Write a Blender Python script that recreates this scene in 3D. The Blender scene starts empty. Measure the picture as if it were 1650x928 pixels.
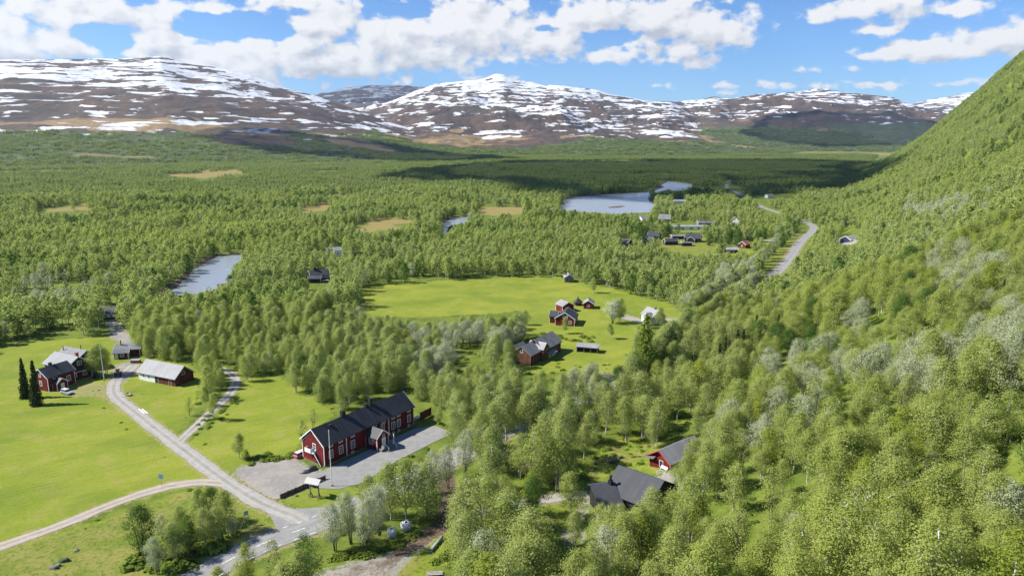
import bpy, bmesh, math, random
import numpy as np
from mathutils import Vector, Matrix
from mathutils.geometry import tessellate_polygon
SC = bpy.context.scene
COL = SC.collection
# ---------------------------------------------------------------- camera
F = 1115.0; HZ = 228.0; CAMZ = 80.0            # focal length in photo pixels, horizon row, eye height
PITCH = math.atan((464 - HZ) / F); CP, SP = math.cos(PITCH), math.sin(PITCH)
cam = bpy.data.cameras.new('camera'); cam.sensor_width = 36; cam.lens = 36 * F / 1650
cam.clip_start = 1; cam.clip_end = 60000
camo = bpy.data.objects.new('camera', cam); COL.objects.link(camo)
camo.location = (0, 0, CAMZ); camo.rotation_euler = (math.pi / 2 - PITCH, 0, 0)
SC.camera = camo
# ---------------------------------------------------------------- light
SUN_EL, SUN_AZ = math.radians(43), math.radians(-92)     # azimuth from +Y (view) towards +X
SDIR = Vector((math.cos(SUN_EL) * math.sin(SUN_AZ), math.cos(SUN_EL) * math.cos(SUN_AZ), math.sin(SUN_EL)))
sl = bpy.data.lights.new('sun', 'SUN'); sl.energy = 4.6; sl.angle = math.radians(0.53); sl.color = (1.0, 0.95, 0.86)
slo = bpy.data.objects.new('sun', sl); COL.objects.link(slo)
slo.rotation_euler = (-SDIR).to_track_quat('-Z', 'Y').to_euler(); slo.location = (-300, 0, 400)
SKY_STRENGTH = 0.067
SC.view_settings.view_transform = 'Standard'; SC.view_settings.look = 'None'
SC.view_settings.gamma = 1; SC.view_settings.use_curve_mapping = False
SC.view_settings.exposure = 1.0
SC.cycles.max_bounces = 6; SC.cycles.diffuse_bounces = 3; SC.cycles.glossy_bounces = 2
SC.cycles.transmission_bounces = 3; SC.cycles.transparent_max_bounces = 4; SC.cycles.volume_bounces = 0
SC.cycles.caustics_reflective = False; SC.cycles.caustics_refractive = False
SC.cycles.sample_clamp_indirect = 4
SC.cycles.use_denoising = True; SC.cycles.denoiser = 'OPENIMAGEDENOISE'; SC.cycles.denoising_input_passes = 'RGB_ALBEDO_NORMAL'; SC.cycles.denoising_prefilter = 'ACCURATE'

def pdir(px, py):
    u = (px - 825) / F; v = (464 - py) / F
    return np.array([u, CP + v * SP, -SP + v * CP])
def angdeg(px, py):
    r = pdir(px, py); return math.degrees(math.atan2(r[0], r[1])), math.degrees(math.asin(r[2] / np.linalg.norm(r)))

# ---------------------------------------------------------------- node helpers
class NT:
    def __init__(s, tree): s.t = tree; s.n = tree.nodes; s.l = tree.links
    def new(s, typ, **kw):
        n = s.n.new(typ)
        for k, v in kw.items(): setattr(n, k, v)
        return n
    def put(s, sock, v):
        if isinstance(v, bpy.types.NodeSocket): s.l.new(v, sock)
        elif v is not None: sock.default_value = v
    def math(s, op, a, b=None, c=None, clamp=False):
        n = s.new('ShaderNodeMath', operation=op, use_clamp=clamp)
        s.put(n.inputs[0], a); s.put(n.inputs[1], b); s.put(n.inputs[2], c)
        return n.outputs[0]
    def vmath(s, op, a, b=None):
        n = s.new('ShaderNodeVectorMath', operation=op); s.put(n.inputs[0], a); s.put(n.inputs[1], b)
        return n.outputs[0]
    def mix(s, f, a, b, blend='MIX'):
        n = s.new('ShaderNodeMix', data_type='RGBA', blend_type=blend)
        s.put(n.inputs[0], f); s.put(n.inputs[6], c4(a)); s.put(n.inputs[7], c4(b))
        return n.outputs[2]
    def step(s, x, lo, hi, a=0.0, b=1.0):
        n = s.new('ShaderNodeMapRange', interpolation_type='SMOOTHSTEP')
        s.put(n.inputs[0], x); s.put(n.inputs[1], lo); s.put(n.inputs[2], hi); s.put(n.inputs[3], a); s.put(n.inputs[4], b)
        return n.outputs[0]
    def noise(s, vec, scale, detail=3, rough=0.5, dim='3D', out=0):
        n = s.new('ShaderNodeTexNoise', noise_dimensions=dim)
        s.put(n.inputs['Vector'], vec); s.put(n.inputs['Scale'], scale); s.put(n.inputs['Detail'], detail); s.put(n.inputs['Roughness'], rough)
        return n.outputs[out]
    def sep(s, v):
        n = s.new('ShaderNodeSeparateXYZ'); s.put(n.inputs[0], v); return n.outputs
    def comb(s, x, y, z):
        n = s.new('ShaderNodeCombineXYZ'); s.put(n.inputs[0], x); s.put(n.inputs[1], y); s.put(n.inputs[2], z); return n.outputs[0]
    def bump(s, h, strength, dist=0.1):
        n = s.new('ShaderNodeBump'); s.put(n.inputs['Height'], h); n.inputs['Strength'].default_value = strength; n.inputs['Distance'].default_value = dist
        return n.outputs[0]
def c4(c):
    if isinstance(c, (tuple, list)) and len(c) == 3: return (c[0], c[1], c[2], 1)
    return c
def material(name):
    m = bpy.data.materials.new(name); m.use_nodes = True; m.node_tree.nodes.clear()
    t = NT(m.node_tree); out = t.new('ShaderNodeOutputMaterial')
    return m, t, out
def pbsdf(t, out, color, rough=0.8, spec=0.3, normal=None, metal=0.0):
    b = t.new('ShaderNodeBsdfPrincipled'); t.put(b.inputs['Base Color'], c4(color)); t.put(b.inputs['Roughness'], rough)
    b.inputs['Specular IOR Level'].default_value = spec; t.put(b.inputs['Metallic'], metal)
    if normal is not None: t.put(b.inputs['Normal'], normal)
    t.l.new(b.outputs[0], out.inputs[0]); return b
def plain(name, col, rough=0.75, var=0.25, scale=1.2, spec=0.3, bump=0.0, stripes=None, metal=0.0):
    """a weathered solid material; stripes=(axis, width, strength): boards or seams along an axis of the object"""
    m, t, out = material(name)
    tc = t.new('ShaderNodeTexCoord').outputs['Object']
    n1 = t.noise(tc, scale, 5, 0.6); n2 = t.noise(tc, scale * 6, 3, 0.6)
    f = t.math('ADD', t.math('MULTIPLY', n1, 0.65), t.math('MULTIPLY', n2, 0.35))
    v = t.step(f, 0.3, 0.7, 1 - var, 1 + var)
    col2 = t.mix(1.0, col, t.comb(v, v, v), 'MULTIPLY')
    h = n2
    if stripes:
        ax, w, st = stripes
        x, y, z = t.sep(tc)
        u = {'x': x, 'y': y, 'z': z, 'xy': t.math('ADD', x, y)}[ax]
        u = t.math('DIVIDE', u, w)
        wn = t.new('ShaderNodeTexWhiteNoise', noise_dimensions='1D'); t.put(wn.inputs['W'], t.math('FLOOR', u))
        pl = t.math('ADD', t.math('MULTIPLY', wn.outputs[0], st), 1 - st / 2)
        seam = t.step(t.math('ABSOLUTE', t.math('SUBTRACT', t.math('FRACT', u), 0.5)), 0.38, 0.5)
        col2 = t.mix(1.0, col2, t.comb(pl, pl, pl), 'MULTIPLY')
        col2 = t.mix(t.math('MULTIPLY', seam, 0.35), col2, (col[0] * .35, col[1] * .35, col[2] * .35))
        h = t.math('SUBTRACT', n2, seam)
    nrm = t.bump(h, bump, 0.05) if bump else None
    pbsdf(t, out, col2, rough, spec, nrm, metal)
    return m

# ---------------------------------------------------------------- sky with cumulus
def build_world():
    w = bpy.data.worlds.new('World'); SC.world = w; w.use_nodes = True
    w.node_tree.nodes.clear(); t = NT(w.node_tree)
    out = t.new('ShaderNodeOutputWorld')
    sky = t.new('ShaderNodeTexSky'); sky.sky_type = 'NISHITA'; sky.sun_disc = False
    sky.sun_elevation = SUN_EL; sky.sun_rotation = SUN_AZ
    sky.altitude = 600; sky.air_density = 1.0; sky.dust_density = 0.1; sky.ozone_density = 3.5
    # cloud field over (azimuth, elevation) in degrees
    def field(oct_, bil, name):
     g = bpy.data.node_groups.new(name, 'ShaderNodeTree')
     g.interface.new_socket('P', in_out='INPUT', socket_type='NodeSocketVector')
     g.interface.new_socket('D', in_out='OUTPUT', socket_type='NodeSocketFloat')
     q = NT(g); gi = q.new('NodeGroupInput'); go = q.new('NodeGroupOutput')
     P = gi.outputs[0]
     wv = q.vmath('SUBTRACT', q.noise(P, 0.22, 3, 0.5, out=1), (0.5, 0.5, 0.5))
     Pw = q.vmath('ADD', P, q.vmath('MULTIPLY', wv, (3.4, 1.5, 0)))
     x, y, _ = q.sep(Pw)
     px0 = 0.0514
     acc = None
     blobs = [ # photo px centre, radii, weight (negative: a hole)
         (-60, 60, 150, 60, 1.0), (70, 78, 105, 30, .9), (130, 22, 130, 34, 1.0), (20, 20, 60, 30, .5), (262, 72, 78, 52, 1.0), (350, 100, 110, 45, .9), (420, 92, 80, 46, .95), (300, 15, 180, 20, .8),
         (500, 40, 120, 70, 1.0), (560, 95, 140, 45, 1.0), (640, 70, 130, 55, 1.0), (700, 95, 130, 32, .95), (760, 45, 130, 70, 1.0), (860, 55, 120, 48, 1.0), (960, 30, 130, 42, .95),
         (1060, 35, 120, 45, .95), (1150, 50, 90, 40, 1.0), (1100, 80, 60, 32, .85), (995, 90, 85, 17, .85), (1130, 103, 42, 17, .85),
         (1400, 8, 100, 22, .9), (1470, 15, 75, 20, .85), (1550, 12, 32, 12, .8), (1420, 50, 36, 11, .55), (1400, 88, 30, 10, .6), (1500, 78, 90, 20, .95), (1590, 62, 110, 26, 1.0), (1680, 55, 110, 34, 1.0),
         (800, 128, 80, 7, .35), (1060, 140, 50, 5, .3), (1180, 152, 55, 5, .45), (1280, 140, 120, 8, .5), (1400, 133, 90, 7, .42), (1560, 128, 150, 9, .35), (1330, 112, 60, 6, .25),
         (-300, 60, 240, 90, .9), (1900, 60, 140, 60, .8)]
     for (cx, cy, rx, ry, wgt) in blobs:
         a, e = angdeg(cx, cy)
         dx = q.math('DIVIDE', q.math('SUBTRACT', x, a), rx * px0 * 1.04); dy = q.math('DIVIDE', q.math('SUBTRACT', y, e), ry * px0 * 1.05)
         r = q.math('SQRT', q.math('ADD', q.math('MULTIPLY', dx, dx), q.math('MULTIPLY', dy, dy)))
         v = q.math('MULTIPLY', q.math('SUBTRACT', 1.0, r), wgt)
         if acc is None: acc = v
         else:
             n = q.new('ShaderNodeMath', operation='SMOOTH_MAX'); q.put(n.inputs[0], acc); q.put(n.inputs[1], v); n.inputs[2].default_value = 0.12; acc = n.outputs[0]
     for (cx, cy, rx, ry, wgt) in [(172, 66, 30, 16, 1.1), (395, 42, 75, 18, 1.2), (660, 17, 36, 8, .9), (330, 22, 26, 8, .7), (470, 22, 30, 10, .7), (985, 58, 55, 11, 1.0), (870, 46, 30, 6, .6), (225, 5, 20, 7, .6)]:
         a, e = angdeg(cx, cy)
         dx = q.math('DIVIDE', q.math('SUBTRACT', x, a), rx * px0); dy = q.math('DIVIDE', q.math('SUBTRACT', y, e), ry * px0)
         r = q.math('SQRT', q.math('ADD', q.math('MULTIPLY', dx, dx), q.math('MULTIPLY', dy, dy)))
         hole = q.math('MAXIMUM', q.math('SUBTRACT', 1.25, r), 0.0)
         acc = q.math('SUBTRACT', acc, q.math('MULTIPLY', hole, wgt))
     Ps = q.vmath('MULTIPLY', P, (1, 1.45, 1))
     n1 = q.noise(Ps, 0.52, oct_, 0.56)
     vo = q.new('ShaderNodeTexVoronoi', feature='SMOOTH_F1'); q.put(vo.inputs['Vector'], q.vmath('ADD', Ps, q.vmath('MULTIPLY', q.noise(Ps, 1.3, 3, .6, out=1), (.9, .9, .9)))); vo.inputs['Scale'].default_value = 0.85; vo.inputs['Smoothness'].default_value = .6
     billow = q.math('MULTIPLY', q.math('SUBTRACT', 0.45, vo.outputs['Distance']), bil)
     D = q.math('ADD', acc, q.math('ADD', q.math('MULTIPLY', q.math('SUBTRACT', n1, 0.47), 1.75), billow))
     q.put(go.inputs[0], q.math('SUBTRACT', D, 0.22)); return g
    g = field(9, .5, 'cloud_field'); gs = field(3.2, .8, 'cloud_light')
    # evaluate
    d = t.new('ShaderNodeTexCoord').outputs['Generated']
    X, Y, Z = t.sep(d)
    az = t.math('MULTIPLY', t.math('ARCTAN2', X, Y), 57.29578); el = t.math('MULTIPLY', t.math('ARCSINE', Z), 57.29578)
    P = t.comb(az, el, 0.0)
    Pbig = t.vmath('MULTIPLY', P, (1, 2.2, 1))
    def D_(off, grp=None):
        n = t.new('ShaderNodeGroup'); n.node_tree = grp or g
        t.put(n.inputs[0], t.vmath('ADD', P, off) if off else P); return n.outputs[0]
    d0 = D_(None); e0 = D_(None, gs); d1 = D_((-0.55, 0.85, 0), gs); d2 = D_((-.6, 2.1, 0), gs)
    alpha = t.step(d0, -0.04, 0.32)
    s = t.math('SUBTRACT', 0.86, t.math('MULTIPLY', t.step(d2, -.1, 1.15), .40))
    s = t.math('ADD', s, t.math('MULTIPLY', t.math('SUBTRACT', e0, d1), .95))
    s = t.math('SUBTRACT', s, t.math('MULTIPLY', t.step(t.noise(Pbig, .16, 3, .5), .42, .66), .28), clamp=True)
    ccol = t.mix(s, (0.51, 0.55, 0.63), (0.93, 0.93, 0.93))
    b1 = t.new('ShaderNodeBackground'); t.put(b1.inputs[0], t.mix(1.0, sky.outputs[0], (.56, .84, 1.17), 'MULTIPLY')); b1.inputs[1].default_value = SKY_STRENGTH
    b2 = t.new('ShaderNodeBackground'); t.put(b2.inputs[0], ccol); b2.inputs[1].default_value = 0.53
    mx = t.new('ShaderNodeMixShader'); t.put(mx.inputs[0], t.math('MULTIPLY', alpha, 0.97)); t.l.new(b1.outputs[0], mx.inputs[1]); t.l.new(b2.outputs[0], mx.inputs[2])
    t.l.new(mx.outputs[0], out.inputs[0])
    w.cycles.sampling_method = 'MANUAL'; w.cycles.sample_map_resolution = 512
build_world()

# ---------------------------------------------------------------- object helpers
def tag(o, label=None, cat=None, group=None, kind=None):
    for k, v in (('label', label), ('category', cat), ('group', group), ('kind', kind)):
        if v: o[k] = v
    return o
def link(o, parent=None):
    COL.objects.link(o)
    if parent is not None: o.parent = parent
    return o
def empty(name, loc=(0, 0, 0), rz=0.0):
    o = bpy.data.objects.new(name, None); o.empty_display_size = .5
    o.location = loc; o.rotation_euler = (0, 0, rz); return link(o)
def mesh_np(name, verts, faces, mats=(), smooth=False, midx=None):
    """verts (n,3), faces (m,k) with constant k"""
    me = bpy.data.meshes.new(name); verts = np.asarray(verts, np.float32); faces = np.asarray(faces, np.int32)
    k = faces.shape[1]; nf = len(faces)
    me.vertices.add(len(verts)); me.vertices.foreach_set('co', verts.ravel())
    me.loops.add(nf * k); me.loops.foreach_set('vertex_index', faces.ravel())
    me.polygons.add(nf); me.polygons.foreach_set('loop_start', np.arange(0, nf * k, k, dtype=np.int32))
    me.polygons.foreach_set('loop_total', np.full(nf, k, np.int32))
    for m in mats: me.materials.append(m)
    if smooth: me.polygons.foreach_set('use_smooth', np.ones(nf, bool))
    if midx is not None: me.polygons.foreach_set('material_index', np.asarray(midx, np.int32))
    me.update(calc_edges=True); return me
def part(name, bm, mat, parent=None, smooth=False):
    me = bpy.data.meshes.new(name)
    bmesh.ops.recalc_face_normals(bm, faces=bm.faces)
    if smooth:
        for f in bm.faces: f.smooth = True
    bm.to_mesh(me); bm.free(); me.materials.append(mat)
    return link(bpy.data.objects.new(name, me), parent)
def XF(ox=0, oy=0, rz=0, oz=0): return Matrix.Translation((ox, oy, oz)) @ Matrix.Rotation(rz, 4, 'Z')
I4 = Matrix.Identity(4)
def poly(bm, pts, T=I4): return bm.faces.new([bm.verts.new(T @ Vector(p)) for p in pts])
def hull8(bm, p, T=I4):
    v = [bm.verts.new(T @ Vector(a)) for a in p]
    for f in ((0, 1, 2, 3), (7, 6, 5, 4), (0, 4, 5, 1), (1, 5, 6, 2), (2, 6, 7, 3), (3, 7, 4, 0)): bm.faces.new([v[i] for i in f])
def box(bm, x0, x1, y0, y1, z0, z1, T=I4):
    hull8(bm, [(x0, y0, z0), (x1, y0, z0), (x1, y1, z0), (x0, y1, z0), (x0, y0, z1), (x1, y0, z1), (x1, y1, z1), (x0, y1, z1)], T)
def bar(bm, a, b, w, h=None, T=I4):
    """square bar between two points"""
    a = Vector(a); b = Vector(b); d = (b - a).normalized(); h = h or w
    s = d.cross(Vector((0, 0, 1)));  s = s.normalized() if s.length > 1e-3 else Vector((1, 0, 0)); u = s.cross(d)
    s *= w / 2; u *= h / 2
    hull8(bm, [a - s - u, a + s - u, a + s + u, a - s + u, b - s - u, b + s - u, b + s + u, b - s + u], T)
def cyl(bm, c, r, h, n=12, r2=None, T=I4):
    r2 = r if r2 is None else r2; c = Vector(c)
    a = [bm.verts.new(T @ (c + Vector((r * math.cos(i * 2 * math.pi / n), r * math.sin(i * 2 * math.pi / n), 0)))) for i in range(n)]
    if r2 < 1e-4:
        t = bm.verts.new(T @ (c + Vector((0, 0, h)))); bm.faces.new(a[::-1])
        for i in range(n): bm.faces.new((a[i], a[(i + 1) % n], t))
        return
    b = [bm.verts.new(T @ (c + Vector((r2 * math.cos(i * 2 * math.pi / n), r2 * math.sin(i * 2 * math.pi / n), h)))) for i in range(n)]
    bm.faces.new(a[::-1]); bm.faces.new(b)
    for i in range(n): bm.faces.new((a[i], a[(i + 1) % n], b[(i + 1) % n], b[i]))
def tube(bm, pts, radii, n=8, cap=True):
    rings = []
    pts = [Vector(p) for p in pts]
    for i, p in enumerate(pts):
        d = (pts[min(i + 1, len(pts) - 1)] - pts[max(i - 1, 0)]).normalized()
        s = d.cross(Vector((0.31, 0.95, 0.05))).normalized(); u = s.cross(d)
        rings.append([bm.verts.new(p + (s * math.cos(k * 2 * math.pi / n) + u * math.sin(k * 2 * math.pi / n)) * radii[i]) for k in range(n)])
    for a, b in zip(rings, rings[1:]):
        for k in range(n): bm.faces.new((a[k], a[(k + 1) % n], b[(k + 1) % n], b[k]))
    if cap: bm.faces.new(rings[0][::-1]); bm.faces.new(rings[-1])

# ---------------------------------------------------------------- numpy noise
def _h(ix, iy, seed):
    n = (ix.astype(np.int64) * 374761393 + iy.astype(np.int64) * 668265263 + seed * 974634777) & 0xffffffff
    n = ((n ^ (n >> 13)) * 1274126177) & 0xffffffff
    return ((n ^ (n >> 16)) & 0xffff) / 65535.0
def vn(x, y, seed=0):
    ix = np.floor(x); iy = np.floor(y); fx = x - ix; fy = y - iy
    fx = fx * fx * fx * (fx * (fx * 6 - 15) + 10); fy = fy * fy * fy * (fy * (fy * 6 - 15) + 10)
    a = _h(ix, iy, seed); b = _h(ix + 1, iy, seed); c = _h(ix, iy + 1, seed); d = _h(ix + 1, iy + 1, seed)
    return (a * (1 - fx) + b * fx) * (1 - fy) + (c * (1 - fx) + d * fx) * fy
def fbm(x, y, seed=0, o=4, g=.5):
    s = 0; a = 1; t = 0
    for i in range(o):
        s = s + a * vn(x * 2 ** i + 17.3 * i, y * 2 ** i - 9.1 * i, seed + i); t += a; a *= g
    return s / t - .5
def sst(a, b, x):
    t = np.clip((x - a) / (b - a), 0, 1); return t * t * (3 - 2 * t)

# ---------------------------------------------------------------- terrain
HP = np.array([167.4, 430.8]); HA = math.radians(28.0)
def hilld(x, y): return (x - HP[0]) * math.cos(HA) - (y - HP[1]) * math.sin(HA)
def H0(x, y):
    x = np.asarray(x, float); y = np.asarray(y, float)
    d = np.maximum(hilld(x, y), 0); g0, g1, d0, d1 = .42, .76, 37., 180.
    t = np.clip((d - d0) / (d1 - d0), 0, 1)
    z = g0 * d + (g1 - g0) * np.where(d < d1, (d1 - d0) * t * t / 2, (d1 - d0) / 2 + (d - d1)) - 15 * g0 * (1 - np.exp(-d / 15.))
    s = (x - HP[0]) * math.sin(HA) + (y - HP[1]) * math.cos(HA)      # distance along the foot of the slope
    z = z * (1 + .42 * sst(100, 1500, s)) * (1 - .97 * sst(1750, 3000, s))
    z = z + sst(20, 160, d) * (1 - sst(1750, 2600, s)) * (fbm(x / 140, y / 140, 5, 4) * 34) + sst(5, 40, d) * fbm(x / 40, y / 40, 9, 2) * 4
    far = sst(330, 900, np.hypot(x, y)) * (1 - sst(0, 60, d))
    return z + far * (fbm(x / 300, y / 300, 3, 3) * 9)
def at(px, py, tmax=16000):
    """the point of the ground that a ray of the photograph meets"""
    r = pdir(px, py); t = np.geomspace(20, tmax, 4000); z = CAMZ + r[2] * t - H0(r[0] * t, r[1] * t)
    k = int(np.argmax(z < 0))
    if z[k] >= 0: k = len(t) - 1
    a, b = t[k - 1], t[k]
    for _ in range(25):
        m = (a + b) / 2
        if CAMZ + r[2] * m < H0(r[0] * m, r[1] * m): b = m
        else: a = m
    return np.array([r[0] * b, r[1] * b, CAMZ + r[2] * b])
def atz(px, py, z):
    r = pdir(px, py); t = (z - CAMZ) / r[2]; return np.array([r[0] * t, r[1] * t, z])
def proj(x, y, z):
    z = z - CAMZ; d = y * CP - z * SP
    return 825 + F * x / d, 464 - F * (y * SP + z * CP) / d
def pip(x, y, P):
    x = np.asarray(x); y = np.asarray(y); P = np.asarray(P, float); c = np.zeros(x.shape, bool)
    bb = (x >= P[:, 0].min()) & (x <= P[:, 0].max()) & (y >= P[:, 1].min()) & (y <= P[:, 1].max())
    if not bb.any(): return c
    xs = x[bb]; ys = y[bb]; cc = np.zeros(xs.shape, bool)
    for (x1, y1), (x2, y2) in zip(P, np.roll(P, -1, 0)):
        if y1 == y2: continue
        cc ^= ((y1 > ys) != (y2 > ys)) & (xs < (x2 - x1) * (ys - y1) / (y2 - y1) + x1)
    c[bb] = cc; return c
def pdist(x, y, P, closed=True, lim=1e9):
    """distance to a polyline; only worked out within lim of its box"""
    x = np.asarray(x, float); y = np.asarray(y, float); P = np.asarray(P, float); o = np.full(x.shape, lim)
    bb = (x >= P[:, 0].min() - lim) & (x <= P[:, 0].max() + lim) & (y >= P[:, 1].min() - lim) & (y <= P[:, 1].max() + lim)
    if not bb.any(): return o
    xs = x[bb]; ys = y[bb]; d = np.full(xs.shape, lim)
    Q = list(zip(P, np.roll(P, -1, 0))) if closed else list(zip(P[:-1], P[1:]))
    for a, b in Q:
        e = b - a; L = e @ e + 1e-9
        t = np.clip(((xs - a[0]) * e[0] + (ys - a[1]) * e[1]) / L, 0, 1)
        d = np.minimum(d, np.hypot(xs - a[0] - t * e[0], ys - a[1] - t * e[1]))
    o[bb] = d; return o
def sdist(x, y, P, lim=30): return pdist(x, y, P, True, lim) * np.where(pip(x, y, P), -1, 1)
def W(pts): return np.array([at(*p)[:2] for p in pts])
def smoothline(pts, n=12):
    pts = np.asarray(pts, float); P = np.vstack([2 * pts[0] - pts[1], pts, 2 * pts[-1] - pts[-2]]); o = []
    for i in range(1, len(P) - 2):
        p0, p1, p2, p3 = P[i - 1:i + 3]
        for k in range(n):
            t = k / n
            o.append(.5 * ((2 * p1) + (-p0 + p2) * t + (2 * p0 - 5 * p1 + 4 * p2 - p3) * t * t + (-p0 + 3 * p1 - 3 * p2 + p3) * t ** 3))
    return np.array(o + [P[-2]])
# ---------------------------------------------------------------- what the land carries (outlines in photo pixels, laid on the ground)
MEADOW = dict(
    farm=[(-900, 800), (-500, 660), (-220, 600), (0, 561), (58, 551), (102, 546), (178, 543), (205, 545), (215, 555), (225, 575), (300, 585), (322, 596), (322, 640), (300, 680), (288, 706), (365, 765), (395, 780), (330, 775), (300, 782), (150, 825), (0, 878), (-240, 965), (-700, 1150)],
    lawn=[(296, 716), (340, 680), (375, 645), (390, 618), (410, 607), (440, 605), (470, 615), (500, 640), (530, 655), (545, 668), (520, 685), (490, 705), (478, 735), (430, 742), (390, 762), (355, 762)],
    corner=[(-700, 1170), (-260, 985), (0, 885), (300, 792), (345, 788), (440, 838), (520, 820), (420, 875), (300, 935), (-60, 1100), (-700, 1400)],
    island=[(444, 806), (455, 800), (520, 775), (560, 780), (600, 800), (540, 816), (480, 818)],
    mid=[(582, 480), (590, 462), (650, 457), (735, 450), (850, 446), (900, 446), (930, 455), (985, 465), (1040, 480), (1080, 490), (1100, 512), (1075, 522), (1030, 525), (1022, 560), (1010, 600), (980, 612), (905, 600), (840, 605), (835, 560), (850, 515), (845, 500), (800, 505), (740, 508), (660, 512), (600, 508), (578, 498)],
    hamlet=[(1030, 397), (1060, 386), (1090, 382), (1140, 384), (1168, 392), (1162, 405), (1150, 414), (1105, 410), (1060, 400)],
    hamlet_far=[(1035, 362), (1060, 358), (1130, 366), (1180, 366), (1200, 372), (1100, 374), (1040, 368)],
    red_yard=[(1165, 403), (1200, 400), (1225, 404), (1200, 411), (1165, 412)],
    verge=[(1220, 446), (1240, 420), (1262, 395), (1280, 378), (1294, 372), (1284, 396), (1262, 425), (1246, 444)],
    far_field=[(1205, 316), (1235, 310), (1270, 306), (1300, 309), (1270, 317), (1235, 321)],
    cabin=[(940, 745), (975, 715), (1020, 700), (1062, 712), (1060, 760), (1000, 748), (960, 775), (930, 790)],
    house_front=[(830, 830), (880, 818), (935, 812), (925, 850), (880, 870), (830, 865)],
    track_side=[(620, 880), (650, 860), (690, 846), (716, 850), (725, 880), (700, 930), (620, 960)])
BOG = [[(750, 331), (858, 333), (862, 343), (800, 348), (758, 342)], [(575, 360), (610, 352), (670, 354), (662, 364), (600, 373), (580, 368)], [(478, 336), (530, 327), (530, 336), (490, 343)],
       [(55, 339), (135, 330), (135, 339), (60, 344)], [(275, 283), (350, 271), (412, 270), (400, 280), (330, 288)], [(540, 307), (582, 304), (580, 311), (545, 313)], [(120, 297), (200, 293), (190, 299), (130, 302)]]
RIVER = [[(270, 469), (300, 453), (318, 439), (336, 421), (354, 411), (388, 409), (384, 420), (366, 438), (357, 453), (332, 466), (300, 471)]]
POOL = [[(711, 375), (718, 358), (732, 352), (757, 350.5), (750, 357), (728, 361), (717, 376)]]
LAKE = [[(905, 338), (914, 322), (930, 317), (980, 313.5), (1048, 311), (1040, 321), (1052, 330), (1050, 341), (985, 343)], [(1068, 300), (1078, 293), (1114, 299), (1106, 307), (1085, 309)], [(1040, 313), (1048, 311), (1078, 300), (1084, 304), (1060, 311)]]
BAR = [(973, 332), (1000, 329.5), (1014, 331), (1000, 334), (978, 334.5)]
GRAVEL = dict(
    yard=[(378, 768), (392, 750), (440, 735), (480, 741), (505, 757), (526, 760), (560, 768), (555, 777), (500, 783), (452, 804), (436, 806), (400, 788)],
    farm_yard=[(182, 616), (178, 600), (190, 585), (214, 582), (234, 590), (226, 600), (206, 606), (200, 616)],
    track=[(480, 945), (520, 921), (590, 901), (630, 890), (672, 868), (690, 860), (696, 868), (660, 898), (630, 925), (640, 950)],
    hut_way=[(170, 515), (188, 515), (196, 528), (216, 544), (206, 556), (180, 545)],
    house=[(908, 858), (928, 830), (944, 806), (952, 806), (934, 835), (938, 872), (914, 878)],
    cabin=[(1060, 768), (1064, 757), (1082, 762), (1094, 772), (1090, 790), (1076, 786)],
    pale=[(1000, 512), (1008, 506), (1035, 514), (1100, 512), (1098, 518), (1030, 520)],
    blue=[(1345, 386), (1360, 384), (1384, 388), (1375, 394), (1350, 393)])
ROADPX = [(60, 1085), (200, 992), (300, 940), (414, 880), (512, 843), (600, 803), (680, 764), (760, 724), (830, 688), (910, 655), (1000, 612), (1095, 545), (1175, 485), (1255, 436), (1292, 388), (1312, 367), (1290, 355), (1262, 345), (1222, 331), (1192, 313), (1170, 299), (1190, 291)]
LANE1 = [(492, 843), (476, 833), (420, 810), (380, 786), (345, 762), (300, 728), (250, 690), (215, 662), (190, 642), (183, 628), (188, 612), (203, 600), (216, 588)]
LANE2 = [(286, 714), (310, 692), (342, 662), (365, 640), (378, 622), (378, 608), (368, 599), (352, 592)]
LANE3 = [(-500, 1060), (-160, 936), (0, 880), (100, 845), (200, 805), (270, 784), (320, 777), (366, 779)]
DIRT = [(650, 884), (684, 864), (714, 842), (724, 800), (716, 765), (730, 740)]
LANE4 = [(745, 838), (800, 818), (850, 808), (900, 801), (948, 797)]
LANE5 = [(1000, 511), (1030, 516), (1100, 516), (1130, 520)]
wMEADOW = {k: W(v) for k, v in MEADOW.items()}
wBOG = [W(v) for v in BOG]; wWATER = [W(v) for v in RIVER + POOL + LAKE]; wBAR = W(BAR)
wGRAVEL = {k: W(v) for k, v in GRAVEL.items()}
wROAD = smoothline(W(ROADPX)); wL1 = smoothline(W(LANE1)); wL2 = smoothline(W(LANE2)); wL3 = smoothline(W(LANE3)); wDIRT = smoothline(W(DIRT)); wL4 = smoothline(W(LANE4)); wL5 = smoothline(W(LANE5))
ASPHALT = [(523, 757), (667, 691), (700, 686), (730, 697), (700, 712), (640, 742), (585, 778), (545, 788), (500, 786), (505, 766)]
wASPH = W(ASPHALT)
def watdist(x, y):
    d = np.full(np.shape(x), 60.)
    for P in wWATER: d = np.minimum(d, sdist(x, y, P, 60))
    return d
def H(x, y):
    x = np.asarray(x, float); y = np.asarray(y, float)
    z = H0(x, y); d = watdist(x, y)
    d = d + (vn(x / 9, y / 9, 77) - .5) * 5
    z = z * sst(0, 40, d) - 3.2 * (1 - sst(-6, 9, d)) 
    return z + 2.6 * (1 - sst(-6, 3, sdist(x, y, wBAR, 30)))
def Hs(x, y): return float(H(np.array([x]), np.array([y]))[0])

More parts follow.
